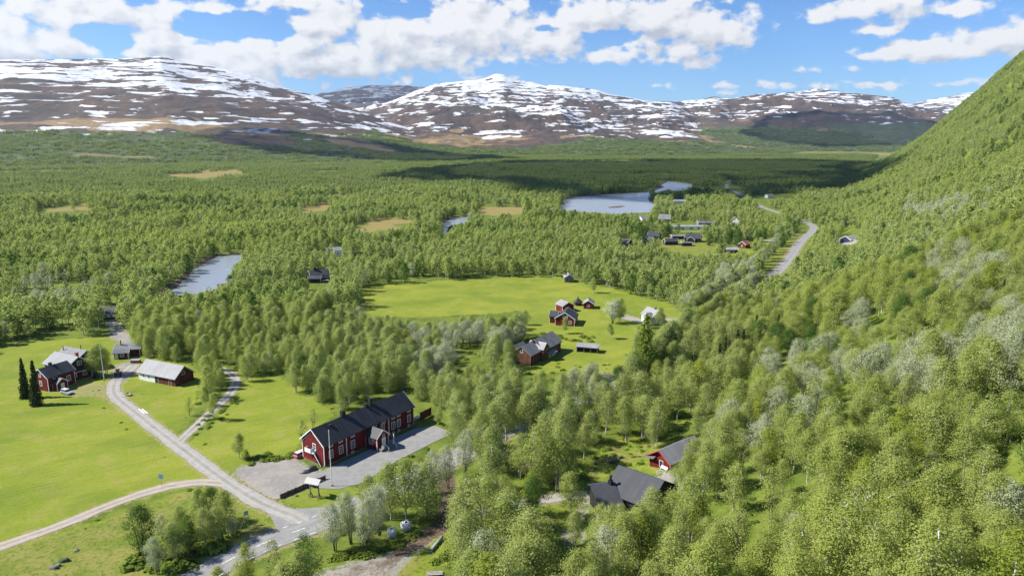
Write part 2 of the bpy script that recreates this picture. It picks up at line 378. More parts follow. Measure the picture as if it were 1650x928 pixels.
# ---------------------------------------------------------------- ground
def ground_material():
    m, t, out = material('ground_cover')
    pos = t.new('ShaderNodeNewGeometry').outputs['Position']
    at_ = t.new('ShaderNodeAttribute', attribute_name='cover'); R, G, B = t.sep(at_.outputs['Vector'])
    p2 = t.vmath('MULTIPLY', pos, (1, 1, 0.3))
    nb = t.noise(p2, 0.022, 4, .6); nm = t.noise(p2, 0.16, 5, .65); nf = t.noise(p2, 1.1, 5, .7); ng = t.noise(p2, 3.5, 3, .7)
    # mown meadow: yellow green with drier and lusher drifts
    mead = t.mix(t.step(nb, .35, .65), (0.168, 0.215, 0.022), (0.228, 0.255, 0.030))
    mead = t.mix(t.step(nm, .45, .72), mead, (0.255, 0.245, 0.06))
    mead = t.mix(t.step(t.noise(p2, .045, 3, .55), .42, .68, 0, .55), mead, (0.085, 0.145, 0.016))
    mead = t.mix(t.step(nf, .5, .75, 0, .65), mead, (0.075, 0.12, 0.012))
    x_, y_, z_ = t.sep(pos); mow = t.noise(t.comb(t.math('ADD', t.math('MULTIPLY', x_, .055), t.math('MULTIPLY', y_, .035)), t.math('SUBTRACT', t.math('MULTIPLY', y_, .9), t.math('MULTIPLY', x_, .62)), 0.0), 1.0, 3, .6)
    mead = t.mix(t.step(mow, .52, .7, 0, .38), mead, (0.115, 0.165, 0.02)); mead = t.mix(t.step(mow, .48, .3, 0, .35), mead, (0.27, 0.265, 0.06))
    rough = t.mix(t.step(nm, .4, .6), (0.140, 0.180, 0.026), (0.215, 0.21, 0.055))
    rough = t.mix(t.step(nf, .48, .66, 0, .8), rough, (0.06, 0.09, 0.014))
    floor = t.mix(t.step(nm, .35, .65), (0.085, 0.125, 0.020), (0.15, 0.185, 0.030))
    floor = t.mix(t.step(nf, .5, .7, 0, .7), floor, (0.05, 0.075, 0.016))
    floor = t.mix(t.step(ng, .6, .75, 0, .5), floor, (0.13, 0.115, 0.05))
    bog = t.mix(t.step(nm, .35, .65), (0.26, 0.195, 0.075), (0.20, 0.18, 0.06))
    bog = t.mix(t.step(nf, .5, .7, 0, .5), bog, (0.14, 0.14, 0.045))
    grav = t.mix(t.step(nm, .35, .65), (0.29, 0.265, 0.23), (0.215, 0.205, 0.195))
    grav = t.mix(t.step(nf, .45, .7, 0, .6), grav, (0.36, 0.325, 0.275))
    at2 = t.new('ShaderNodeAttribute', attribute_name='cover2'); R2, G2, B2 = t.sep(at2.outputs['Vector'])
    wob = t.math('ADD', t.math('MULTIPLY', t.math('SUBTRACT', nf, .5), .9), t.math('MULTIPLY', t.math('SUBTRACT', nm, .5), .7))
    def msk(v): return t.step(t.math('ADD', v, wob), .38, .62)
    col = t.mix(msk(R), floor, mead)
    col = t.mix(msk(R2), col, rough)
    col = t.mix(msk(G), col, bog)
    col = t.mix(msk(B), col, grav)
    mud = t.mix(t.step(nf, .4, .65), (0.085, 0.06, 0.042), (0.17, 0.13, 0.09))
    col = t.mix(msk(G2), col, mud)
    col = t.mix(t.math('MULTIPLY', msk(B2), t.step(nf, .35, .6)), col, (0.27, 0.23, 0.12))
    h = t.math('ADD', t.math('MULTIPLY', nf, .6), t.math('MULTIPLY', ng, .4))
    pbsdf(t, out, col, 0.95, 0.1, t.bump(h, 0.55, 0.35))
    return m
NC, NR = 1180, 920
def build_ground():
    az = np.radians(np.linspace(-66, 66, NC)); R = np.geomspace(16, 17000, NR)
    A, RR = np.meshgrid(az, R); x = (RR * np.sin(A)).ravel(); y = (RR * np.cos(A)).ravel()
    z = H(x, y); far = np.hypot(x, y)
    v = np.stack([x, y, z], 1)
    i = np.arange(NR - 1)[:, None] * NC + np.arange(NC - 1)[None]; i = i.ravel()
    f = np.stack([i, i + 1, i + NC + 1, i + NC], 1)
    me = mesh_np('ground', v, f, [ground_material()], True)
    c = np.zeros((len(x), 3), np.float32); c2 = np.zeros((len(x), 3), np.float32)
    ss = lambda d, w: 1 - sst(-w, w, d)
    for k, P in wMEADOW.items():
        m = ss(sdist(x, y, P, 12), 3)
        if k in ('corner', 'cabin', 'house_front', 'track_side', 'hamlet', 'verge'): c2[:, 0] = np.maximum(c2[:, 0], m * (.7 if k in ('corner', 'verge') else .6)); c[:, 0] = np.maximum(c[:, 0], m)
        else: c[:, 0] = np.maximum(c[:, 0], m)
    for P in wBOG: c[:, 1] = np.maximum(c[:, 1], ss(sdist(x, y, P, 60) + fbm(x / 40, y / 40, 63, 3) * 50, 9) * .85)
    # bogs and heath strewn over the far valley
    fb = fbm(x / 420, y / 260, 41, 4) * 2 + .5
    wet = sst(.74, .84, fb) * sst(1400, 2200, far)
    c[:, 1] = np.maximum(c[:, 1], wet)
    for P in wGRAVEL.values(): c[:, 2] = np.maximum(c[:, 2], ss(sdist(x, y, P, 10), 1.4))
    c2[:, 1] = np.maximum(c2[:, 1], ss(sdist(x, y, wGRAVEL['track'], 10), 1.4) * .5)
    wd = watdist(x, y); c2[:, 1] = np.maximum(c2[:, 1], (1 - sst(3, 10, wd)) * .8); c[:, 2] = np.maximum(c[:, 2], (1 - sst(-8, 4, sdist(x, y, wBAR, 30))) * .55)
    c2[:, 1] = np.maximum(c2[:, 1], ss(pdist(x, y, wDIRT, False, 10) - 1.9, .9))
    for Ln, w in ((wROAD, 4.6), (wL1, 2.6), (wL3, 2.2), (wL2, 1.8), (wL4, 2.4)):
        c2[:, 2] = np.maximum(c2[:, 2], ss(pdist(x, y, Ln, False, 12) - w, 1.0) * .7)
    c2[:, 2] = np.maximum(c2[:, 2], ss(sdist(x, y, W([(100, 640), (120, 622), (150, 612), (185, 622), (178, 650), (150, 640)]), 10), 2.5) * .75)
    for nm, arr in (('cover', c), ('cover2', c2)):
        a = me.attributes.new(nm, 'FLOAT_VECTOR', 'POINT'); a.data.foreach_set('vector', arr.ravel())
    o = link(bpy.data.objects.new('ground', me)); tag(o, kind='structure')
build_ground()

# ---------------------------------------------------------------- water
def water_material():
    m, t, out = material('river_water')
    pos = t.new('ShaderNodeNewGeometry').outputs['Position']
    n = t.noise(pos, 0.5, 4, .65); n2 = t.noise(t.vmath('MULTIPLY', pos, (.25, 1, 1)), .12, 3, .6)
    foam = t.math('MULTIPLY', t.step(t.noise(pos, .28, 6, .7), .60, .70), t.step(n2, .5, .62))
    col = t.mix(foam, (0.23, 0.255, 0.29), (0.6, 0.62, 0.65))
    pbsdf(t, out, col, t.mix(foam, (.28, .28, .28), (.7, .7, .7)), 0.5, t.bump(n, .55, .35))
    return m
WATERM = water_material()
def flat_sheet(name, P, z, mat):
    bm = bmesh.new(); vs = [bm.verts.new((p[0], p[1], z)) for p in P]
    for tri in tessellate_polygon([[Vector((p[0], p[1], 0)) for p in P]]): bm.faces.new([vs[i] for i in tri])
    for f in bm.faces:
        if f.normal.z < 0: f.normal_flip()
    me = bpy.data.meshes.new(name); bm.normal_update()
    for f in bm.faces:
        if f.normal.z < 0: f.normal_flip()
    bm.to_mesh(me); bm.free(); me.materials.append(mat)
    return tag(link(bpy.data.objects.new(name, me)), kind='structure')
def grow(P, d):
    P = np.asarray(P); c = P.mean(0); r = np.hypot(*(P - c).T)[:, None]; return c + (P - c) * (1 + d / r)
for nm, lst in (('river', RIVER), ('pond', POOL), ('lake', LAKE)):
    for k_, px in enumerate(lst): flat_sheet(nm, grow(W(px), 8), -1.1 - .05 * k_, WATERM)

# ---------------------------------------------------------------- roads
def strip(name, line, width, lift, mat, crown=0.0):
    line = np.asarray(line); seg = [line[0]]
    for a, b in zip(line[:-1], line[1:]):
        n = max(1, int(np.hypot(*(b - a)) / 1.5))
        seg += [a + (b - a) * (k + 1) / n for k in range(n)]
    L = np.array(seg); T = np.gradient(L, axis=0); T /= np.hypot(*T.T)[:, None] + 1e-9; N = np.stack([-T[:, 1], T[:, 0]], 1)
    offs = np.array([-.5, -.25, 0, .25, .5]) * width
    V = []; U = []
    s = np.concatenate([[0], np.cumsum(np.hypot(*np.diff(L, axis=0).T))])
    for o in offs:
        j = (vn(s / 3.1, s * 0 + o * 3, 12) - .5) * (.5 if abs(o) > width * .4 and width < 5 else 0)
        p = L + N * (o + j * np.sign(o))[:, None]
        # ride above the highest ground nearby so that the sheet never dips under it
        V.append(np.column_stack([p, H(p[:, 0], p[:, 1]) + lift - (0.03 if abs(o) > width * .4 else 0)])); U.append(np.column_stack([s, s * 0 + o]))
    k = len(offs); n = len(L); V = np.stack(V, 1).reshape(-1, 3); U = np.stack(U, 1).reshape(-1, 2)
    i = (np.arange(n - 1)[:, None] * k + np.arange(k - 1)[None]).ravel()
    me = mesh_np(name, V, np.stack([i, i + k, i + k + 1, i + 1], 1), [mat], True)
    a = me.attributes.new('along', 'FLOAT_VECTOR', 'POINT'); a.data.foreach_set('vector', np.column_stack([U, U[:, 0] * 0]).astype(np.float32).ravel())
    return tag(link(bpy.data.objects.new(name, me)), kind='structure')
def road_material(name, c1, c2, rut, paved=False):
    m, t, out = material(name)
    a = t.new('ShaderNodeAttribute', attribute_name='along').outputs['Vector']; s, o, _ = t.sep(a)
    pos = t.new('ShaderNodeNewGeometry').outputs['Position']
    n = t.noise(pos, .5, 5, .65); nf = t.noise(pos, 3, 4, .7)
    col = t.mix(t.step(n, .35, .65), c1, c2); col = t.mix(t.step(nf, .45, .75, 0, .4), col, tuple(v * .6 for v in c1))
    if rut: # a strip of thin grass between the wheel tracks
        mid = t.math('SUBTRACT', 1.0, t.step(t.math('ABSOLUTE', o), .1, .75)); g = t.math('MULTIPLY', mid, t.step(t.math('ADD', t.noise(pos, .12, 3, .6), t.math('MULTIPLY', nf, .25)), .45, .8, .15, rut))
        wt = t.step(t.math('ABSOLUTE', t.math('SUBTRACT', t.math('ABSOLUTE', o), .85)), .15, .5, .3, 0); col = t.mix(wt, col, tuple(min(1, v * 1.18) for v in c1))
        col = t.mix(g, col, (.11, .12, .04))
    if paved: # patched asphalt, paler wheel tracks
        w = t.step(t.math('ABSOLUTE', t.math('SUBTRACT', t.math('ABSOLUTE', o), 1.6)), .2, .8, .25, 0)
        col = t.mix(w, col, (.33, .32, .31))
    pbsdf(t, out, col, .9, .2, t.bump(nf, .3, .05)); return m
ASPHM = road_material('asphalt', (.215, .21, .205), (.26, .255, .245), 0, True)
LANEM = road_material('lane_gravel', (.35, .325, .29), (.28, .265, .245), .5)
strip('road', wROAD, 7.0, .10, ASPHM)
strip('gravel_road', wL1, 4.0, .09, road_material('farm_lane_gravel', (.34, .32, .295), (.27, .26, .245), .35))
strip('gravel_road', wL3, 3.4, .085, road_material('field_lane_gravel', (.38, .33, .275), (.31, .27, .235), .4))
strip('gravel_road', wL2, 2.7, .08, LANEM)
strip('gravel_road', wL4, 3.6, .09, LANEM); strip('gravel_road', wL5, 3.2, .09, LANEM)
flat_sheet('parking', wASPH, 0.075, ASPHM)
flat_sheet('road_apron', W([(432, 808), (468, 820), (500, 818.5), (540, 815), (540, 834), (520, 840), (470, 864), (446, 852), (436, 832), (420, 816)]), 0.06, ASPHM)
# worn white edge and centre dashes of the paved road
def dashes():
    m, t, out = material('road_paint'); n = t.noise(t.new('ShaderNodeNewGeometry').outputs['Position'], 4, 3, .6)
    pbsdf(t, out, t.mix(t.step(n, .35, .55), (.3, .3, .29), (.78, .78, .76)), .7)
    L = wROAD; s = np.concatenate([[0], np.cumsum(np.hypot(*np.diff(L, axis=0).T))]); tot = s[-1]
    V = []; Fc = []
    def pt(q, o):
        x = np.interp(q, s, L[:, 0]); y = np.interp(q, s, L[:, 1]); x2 = np.interp(q + .5, s, L[:, 0]); y2 = np.interp(q + .5, s, L[:, 1])
        d = math.hypot(x2 - x, y2 - y) + 1e-9; px_, py_ = x - (y2 - y) / d * o, y + (x2 - x) / d * o
        return (px_, py_, Hs(px_, py_) + .115)
    for o, ln, gap in ((0, 3.0, 4.5), (2.95, 1.2, 2.2), (-2.95, 1.2, 2.2)):
        q = 3.0
        while q < min(tot - 2, 330):
            b = len(V); V += [pt(q, o - .09), pt(q + ln, o - .09), pt(q + ln, o + .09), pt(q, o + .09)]; Fc.append((b, b + 1, b + 2, b + 3)); q += ln + gap
    me = mesh_np('road_markings', V, Fc, [m]); tag(link(bpy.data.objects.new('road_markings', me)), kind='structure')
dashes()

# ---------------------------------------------------------------- mountains
def mountain_material():
    m, t, out = material('fell')
    geo = t.new('ShaderNodeNewGeometry'); pos = geo.outputs['Position']
    a = t.new('ShaderNodeAttribute', attribute_name='fell'); COV, GRN, TAN = t.sep(a.outputs['Vector'])
    w = t.vmath('MULTIPLY', t.vmath('SUBTRACT', t.noise(pos, .0012, 4, .55, out=1), (.5, .5, .5)), (600, 600, 150))
    pw = t.vmath('ADD', pos, w)
    st = t.noise(t.vmath('MULTIPLY', pw, (1 / 430, 1 / 640, 1 / 22)), 1.0, 6, .55)      # drifts that lie along the contours
    st2 = t.noise(t.vmath('MULTIPLY', pw, (1 / 140, 1 / 260, 1 / 72)), 1.0, 5, .6)      # hollows and gullies
    s = t.math('ADD', t.math('MULTIPLY', st, .54), t.math('MULTIPLY', st2, .46))
    th = t.math('SUBTRACT', 0.74, t.math('MULTIPLY', COV, .42))
    snow = t.step(s, t.math('SUBTRACT', th, .012), t.math('ADD', th, .012))
    nb = t.noise(pos, .004, 5, .6); nf = t.noise(pos, .02, 5, .65)
    heath = t.mix(t.step(nb, .38, .62), (.098, .064, .045), (.058, .049, .043))
    heath = t.mix(t.step(nf, .45, .7, 0, .7), heath, (.045, .036, .034))
    wood = t.mix(t.step(nf, .35, .65), (.05, .078, .032), (.088, .115, .045))
    bog = t.mix(t.step(nf, .4, .7), (.25, .17, .085), (.17, .13, .07))
    wob = t.math('ADD', t.math('MULTIPLY', t.math('SUBTRACT', nb, .5), 1.1), t.math('MULTIPLY', t.math('SUBTRACT', nf, .5), .6))
    col = t.mix(t.step(t.math('ADD', GRN, wob), .35, .65), heath, wood)
    col = t.mix(t.step(t.math('ADD', TAN, wob), .42, .62), col, bog)
    col = t.mix(snow, col, (.60, .62, .65))
    pbsdf(t, out, col, .9, .15, t.bump(t.math('ADD', nb, t.math('MULTIPLY', nf, .2)), .8, 40))
    return m
FELL = mountain_material()
MASSES = []
def mountain(name, sky, Rf, Rr, a, amp, snow, green, seed, cols=760, rows=240, tan=.9, feather=1.0):
    """a fell: its skyline (photo pixels) gives the crest height at distance Rr; it rises from its foot at Rf"""
    sky = np.array(sky, float); px = np.linspace(sky[0, 0], sky[-1, 0], cols); py = np.interp(px, sky[:, 0], sky[:, 1])
    k = np.hanning(7); k /= k.sum(); py = np.convolve(np.pad(py, 3, 'edge'), k, 'valid')
    r = np.array([pdir(p, q) for p, q in zip(px, py)]); hd = np.hypot(r[:, 0], r[:, 1])
    az = np.arctan2(r[:, 0], r[:, 1]); zr = CAMZ + Rr * r[:, 2] / hd
    t = np.concatenate([np.linspace(0, 1, rows - 40), 1 + np.linspace(.01, .5, 40)])
    Tt, AZ = np.meshgrid(t, az, indexing='ij'); ZR = np.broadcast_to(zr, Tt.shape)
    R = Rf + (Rr - Rf) * Tt; x = R * np.sin(AZ); y = R * np.cos(AZ)
    up = np.where(Tt <= 1, np.clip(Tt, 0, 1) ** a, 1 - ((Tt - 1) / .5) ** 1.5 * 1.0)
    n = fbm(x / 1500, y / 1500, seed, 3) * 1.3 + (0.5 - np.abs(fbm(x / 900, y / 900, seed + 9, 5)) * 2.2) * .9 - .25 + fbm(x / 210, y / 210, seed + 30, 4) * .5
    damp = np.clip(Tt, 0, 1) ** .6 * np.where(Tt < 1, 1 - .82 * sst(.72, 1, Tt), .3)
    hgt = np.maximum(ZR - 40, 30)
    z = -14 + (ZR + 14) * up + n * amp * damp * np.minimum(1, hgt / 350)
    z = np.where(Tt == 0, -20, z)
    v = np.stack([x, y, z], -1).reshape(-1, 3)
    i = (np.arange(rows - 1)[:, None] * cols + np.arange(cols - 1)[None]).ravel()
    me = mesh_np(name, v, np.stack([i, i + 1, i + cols + 1, i + cols], 1), [FELL], True)
    rel = np.clip((z + n * 40 - snow[0]) / (snow[1] - snow[0]), -.2, 1.25); cov = snow[2] * (.405 + .31 * rel) - .42 * fbm(x / 480, y / 480, seed + 60, 4) - .10 * n; cov = np.where(rel < 0, cov + rel * 4, cov)
    green = green + 190 * fbm(x / 950, y / 950, seed + 70, 3); grn = 1 - sst(green - 30, green + 30, z + n * 25)
    fb = fbm(x / 700, y / 420, 41 + seed, 4) * 2 + .5
    tn = sst(.52, .66, fb) * sst(5, 40, z) * (1 - sst(green + 30, green + 120, z)) * tan
    A = me.attributes.new('fell', 'FLOAT_VECTOR', 'POINT'); A.data.foreach_set('vector', np.stack([cov, grn, tn], -1).astype(np.float32).ravel())
    o = link(bpy.data.objects.new(name, me)); tag(o, kind='structure')
    MASSES.append((x, y, z, grn, tn, Tt)); return o
mountain('mountain', [(-420, 120), (-300, 104), (-100, 98), (0, 96), (100, 97), (190, 97), (232, 97), (245, 95), (258, 94), (270, 97), (310, 107), (345, 110), (400, 122), (450, 138), (500, 152), (560, 172), (620, 195), (680, 212), (740, 227), (800, 240), (860, 252)], 2500, 6500, 1.38, 95, (118, 780, 1.0), 92, 1)
mountain('mountain', [(470, 170), (490, 155), (520, 148), (541, 145), (570, 140), (640, 137), (690, 141), (740, 150), (900, 190)], 9000, 15000, .9, 160, (200, 1500, .85), 60, 2, 300, 120)
mountain('mountain', [(480, 190), (560, 178), (620, 165), (660, 152), (700, 137), (750, 130), (785, 127), (798, 122), (812, 123), (835, 131), (880, 138), (905, 136), (950, 142), (985, 152), (1030, 160), (1080, 165), (1120, 180), (1180, 205), (1230, 219), (1300, 235), (1400, 248), (1480, 256)], 3300, 9000, 1.5, 210, (112, 860, 1.0), 85, 3)
mountain('mountain', [(1000, 195), (1060, 168), (1090, 166), (1130, 160), (1150, 155), (1180, 159), (1230, 152), (1280, 147), (1330, 144), (1380, 149), (1440, 155), (1480, 170), (1520, 182), (1560, 200), (1640, 226), (1760, 240)], 6000, 11000, .95, 210, (260, 900, .88), 250, 4, 520, 200, .4)
mountain('mountain', [(1400, 190), (1480, 165), (1520, 158), (1560, 150), (1600, 150), (1700, 158), (1850, 190)], 12000, 16500, .9, 150, (250, 1200, 1.0), 100, 5, 260, 100)
# ---------------------------------------------------------------- building materials
FALU = plain('falu_red_boards', (.135, .016, .014), .85, .3, .8, .2, .25, ('xy', .22, .35))
OLDRED = plain('old_red_boards', (.115, .034, .026), .9, .4, .6, .15, .25, ('xy', .2, .5))
GREYRED = plain('weathered_boards', (.135, .062, .042), .92, .45, .7, .15, .3, ('xy', .18, .6))
BLACKW = plain('black_boards', (.022, .020, .019), .8, .3, .8, .25, .2, ('xy', .2, .4))
BROWNW = plain('brown_boards', (.07, .038, .026), .85, .35, .8, .2, .2, ('xy', .2, .4))
BLUEW = plain('blue_boards', (.02, .03, .08), .8, .3, .8, .2, .2, ('xy', .2, .4))
WHITEW = plain('white_boards', (.74, .74, .71), .8, .12, .6, .2, .2, ('xy', .2, .12))
GREYW = plain('grey_boards', (.20, .19, .18), .9, .3, .8, .15, .2, ('xy', .2, .4))
YELLOWW = plain('yellow_boards', (.55, .36, .12), .85, .15, .8, .2)
PALEW = plain('pale_boards', (.55, .50, .47), .85, .2, .8, .2)
TRIM = plain('white_trim', (.78, .78, .76), .6, .08, 1.5)
REDTRIM = plain('red_trim', (.42, .05, .03), .6, .12, 1.5)
BLACKROOF = plain('black_sheet_roof', (.030, .032, .037), .55, .3, .35, .4, .25, ('x', .55, .45))
BLUEROOF = plain('dark_felt_roof', (.040, .043, .052), .62, .25, .4, .4, .15, ('x', 1.1, .3))
GRAPHITE = plain('graphite_sheet_roof', (.050, .053, .060), .6, .15, .3, .4, .2, ('x', .5, .2))
METAL = plain('grey_sheet_roof', (.17, .175, .188), .62, .16, .25, .5, .2, ('x', .8, .18))
PALEMETAL = plain('pale_sheet_roof', (.26, .26, .27), .62, .14, .3, .45, .2, ('x', .8, .14))
SLATE = plain('slate_grey_roof', (.12, .125, .135), .62, .18, .3, .4, .2, ('x', .7, .2))
REDROOF = plain('red_sheet_roof', (.30, .09, .06), .7, .2, .5, .3)
def rusty():
    m, t, out = material('rusty_sheet_roof'); tc = t.new('ShaderNodeTexCoord').outputs['Object']; n = t.noise(t.vmath('MULTIPLY', tc, (1, .35, .35)), .8, 6, .65)
    x, y, z = t.sep(tc); sm = t.step(t.math('ABSOLUTE', t.math('SUBTRACT', t.math('FRACT', t.math('DIVIDE', x, .9)), .5)), .40, .5)
    col = t.mix(t.step(n, .50, .62), (.21, .215, .225), (.15, .11, .09)); col = t.mix(t.math('MULTIPLY', sm, .4), col, (.14, .13, .13))
    pbsdf(t, out, col, .65, .4, t.bump(n, .2, .05)); return m
RUSTY = rusty()
GLASS = plain('window_glass', (.025, .032, .042), .12, .1, 2, .6)
BRICK = plain('chimney_brick', (.28, .10, .07), .9, .3, 4, .2); STONE = plain('foundation_stone', (.24, .23, .22), .95, .3, 2, .2, .3)
SOOT = plain('black_metal', (.018, .018, .019), .6, .2, 2, .4)
OLDWOOD = plain('grey_timber', (.20, .17, .14), .92, .35, 2, .15, .2); DARKWOOD = plain('dark_timber', (.075, .052, .038), .92, .35, 2, .15, .2)
CONCRETE = plain('concrete', (.36, .35, .33), .95, .2, 1, .2)
PLOTS = []
class House:
    def __init__(s, name, label, cat, c, rot, L, W, h, zr, wall, roof, ov=.45, og=.35, trim=TRIM, corners=True, barge=True, base=-1.4, group=None, plot=None, lower=None):
        s.root = empty(name, (c[0], c[1], min(Hs(c[0] + math.cos(rot) * a - math.sin(rot) * b, c[1] + math.sin(rot) * a + math.cos(rot) * b) for a in (-L / 2, 0, L / 2) for b in (-W / 2, 0, W / 2)) + (.05)), rot)
        tag(s.root, label, cat, group); s.L, s.W, s.h, s.zr, s.trim = L, W, h, zr, trim
        s.wallm, s.roofm = wall, roof
        PLOTS.append((c[0], c[1], (max(L, W) * .5 + 1.2) if plot is None else plot))
        if L > W * 1.6:
            for k in (-1, 1): PLOTS.append((c[0] + math.cos(rot) * L * .3 * k, c[1] + math.sin(rot) * L * .3 * k, W * .6 + 1.5))
        s.roof = s.volume(I4, L, W, h, zr, wall, roof, ov, og, corners, barge, base, lower)
    def volume(s, T, L, W, h, zr, wall, roof, ov=.4, og=.3, corners=True, barge=True, base=-1.4, lower=None, trim=None, th=.16):
        trim = trim or s.trim; e = W / 2
        def prism(z0, z1, gable, m, nm):
            bm = bmesh.new(); pr = [(-e, z0), (e, z0), (e, z1)] + ([(0, zr)] if gable else []) + [(-e, z1)]
            a = [bm.verts.new(T @ Vector((-L / 2, y, z))) for y, z in pr]; b = [bm.verts.new(T @ Vector((L / 2, y, z))) for y, z in pr]
            bm.faces.new(a[::-1]); bm.faces.new(b)
            for i in range(len(pr)): bm.faces.new((a[i], a[(i + 1) % len(pr)], b[(i + 1) % len(pr)], b[i]))
            return part(nm, bm, m, s.root)
        if lower: prism(base, lower[0], False, lower[1], 'wall'); prism(lower[0], h, True, wall, 'wall')
        else: prism(base, h, True, wall, 'wall')
        k = (zr - h) / e; E_ = e + ov; ze = zr - k * E_ + .03; zt = zr + .03; X = L / 2 + og
        def chev(bm, x0, x1, lo, hi, grow=0.0):
            pr = [(-E_ - grow, ze + lo - k * grow), (0, zt + lo), (E_ + grow, ze + lo - k * grow), (E_ + grow, ze + hi - k * grow), (0, zt + hi), (-E_ - grow, ze + hi - k * grow)]
            a = [bm.verts.new(T @ Vector((x0, y, z))) for y, z in pr]; b = [bm.verts.new(T @ Vector((x1, y, z))) for y, z in pr]
            for q in (a, b): bm.faces.new((q[0], q[1], q[4], q[5])); bm.faces.new((q[1], q[2], q[3], q[4]))
            for i in range(6): bm.faces.new((a[i], a[(i + 1) % 6], b[(i + 1) % 6], b[i]))
        bm = bmesh.new(); chev(bm, -X, X, 0, th); rf = part('roof', bm, roof, s.root)
        if barge:
            for sg in (-1, 1):
                bm = bmesh.new(); x0, x1 = sorted((sg * (X + .012), sg * (X + .06))); chev(bm, x0, x1, -.14, th + .03); part('bargeboard', bm, trim, s.root)
        if corners:
            for sx_ in (-1, 1):
                for sy_ in (-1, 1):
                    bm = bmesh.new(); w = .13
                    x0, x1 = sorted((sx_ * (L / 2 + .03), sx_ * (L / 2 - w))); y0, y1 = sorted((sy_ * (e + .03), sy_ * (e - w)))
                    box(bm, x0, x1, y0, y1, base + .3, h - .02 - (k * 0.03), T); part('corner_board', bm, trim, s.root)
        return rf
    def F(s, face, L=None, W=None, T=I4):
        L = L or s.L; W = W or s.W
        m = {'f': Matrix(((1, 0, 0, 0), (0, -1, 0, -W / 2), (0, 0, 1, 0), (0, 0, 0, 1))), 'b': Matrix(((-1, 0, 0, 0), (0, 1, 0, W / 2), (0, 0, 1, 0), (0, 0, 0, 1))),
             'l': Matrix(((0, -1, 0, -L / 2), (-1, 0, 0, 0), (0, 0, 1, 0), (0, 0, 0, 1))), 'r': Matrix(((0, 1, 0, L / 2), (1, 0, 0, 0), (0, 0, 1, 0), (0, 0, 0, 1)))}[face]
        return T @ m
    def window(s, face, u, z, w=1.1, h=1.4, nx=2, ny=2, M=None, trim=None, name='window', fr=.13):
        M = M or s.F(face); trim = trim or s.trim; bm = bmesh.new(); a, b = u - w / 2, u + w / 2; d = .07
        box(bm, a - fr, b + fr, .002, d, z - fr, z, M); box(bm, a - fr, b + fr, .002, d, z + h, z + h + fr, M)
        box(bm, a - fr, a, .003, d - .004, z, z + h, M); box(bm, b, b + fr, .003, d - .004, z, z + h, M)
        for i in range(1, nx): box(bm, a + w * i / nx - .035, a + w * i / nx + .035, .02, d - .012, z, z + h, M)
        for i in range(1, ny): box(bm, a, b, .02, d - .02, z + h * i / ny - .022, z + h * i / ny + .022, M)
        f = part(name, bm, trim, s.root); bm = bmesh.new(); poly(bm, [(a, .018, z), (b, .018, z), (b, .018, z + h), (a, .018, z + h)], M); part('pane', bm, GLASS, f); return f
    def door(s, face, u, z=0.0, w=1.0, h=2.1, mat=None, M=None, trim=None):
        M = M or s.F(face); bm = bmesh.new(); box(bm, u - w / 2, u + w / 2, .003, .05, z, z + h, M); box(bm, u - w / 2 + .12, u + w / 2 - .12, .05, .07, z + .2, z + h * .45, M); box(bm, u - w / 2 + .12, u + w / 2 - .12, .05, .07, z + h * .55, z + h - .15, M)
        d = part('door', bm, mat or s.trim, s.root); bm = bmesh.new(); fr = .12
        box(bm, u - w / 2 - fr, u - w / 2, .002, .08, z, z + h, M); box(bm, u + w / 2, u + w / 2 + fr, .002, .08, z, z + h, M); box(bm, u - w / 2 - fr, u + w / 2 + fr, .002, .08, z + h, z + h + fr, M)
        part('door_frame', bm, trim or s.trim, d); bm = bmesh.new(); box(bm, u + w * .3, u + w * .38, .07, .12, z + 1.0, z + 1.1, M); part('handle', bm, SOOT, d); return d
    def chimney(s, x, y=0, w=.8, d=.8, top=1.3, mat=None, cap=True, roof=None):
        z = s.zr - (s.zr - s.h) * abs(y) / (s.W / 2); bm = bmesh.new(); box(bm, x - w / 2, x + w / 2, y - d / 2, y + d / 2, z - .6, z + top)
        if cap: box(bm, x - w / 2 - .07, x + w / 2 + .07, y - d / 2 - .07, y + d / 2 + .07, z + top + .002, z + top + .14)
        return part('chimney', bm, mat or SOOT, roof or s.roof)
    def flue(s, x, y=0, r=.14, top=1.6):
        z = s.zr - (s.zr - s.h) * abs(y) / (s.W / 2); bm = bmesh.new(); cyl(bm, (x, y, z - .3), r, top + .3, 10); cyl(bm, (x, y, z + top + .002), r * 1.7, .22, 10, r * .6); return part('chimney', bm, SOOT, s.roof)
    def bx(s, name, mat, *boxes, T=I4, parent=None):
        bm = bmesh.new()
        for b in boxes: box(bm, *b, T)
        return part(name, bm, mat, parent or s.root)
def front(A, B, W):
    """centre, turn and length of a house whose front wall stands between two foot pixels, W deep"""
    a = at(*A)[:2]; b = at(*B)[:2]; d = b - a; L = float(np.hypot(*d)); u = d / L; n = np.array([-u[1], u[0]])
    return (a + b) / 2 + n * W / 2, math.atan2(u[1], u[0]), L
def ridge(A, B, z):
    a = atz(*A, z); b = atz(*B, z); d = (b - a)[:2]; L = float(np.hypot(*d)); return (a + b)[:2] / 2, math.atan2(d[1], d[0]), L

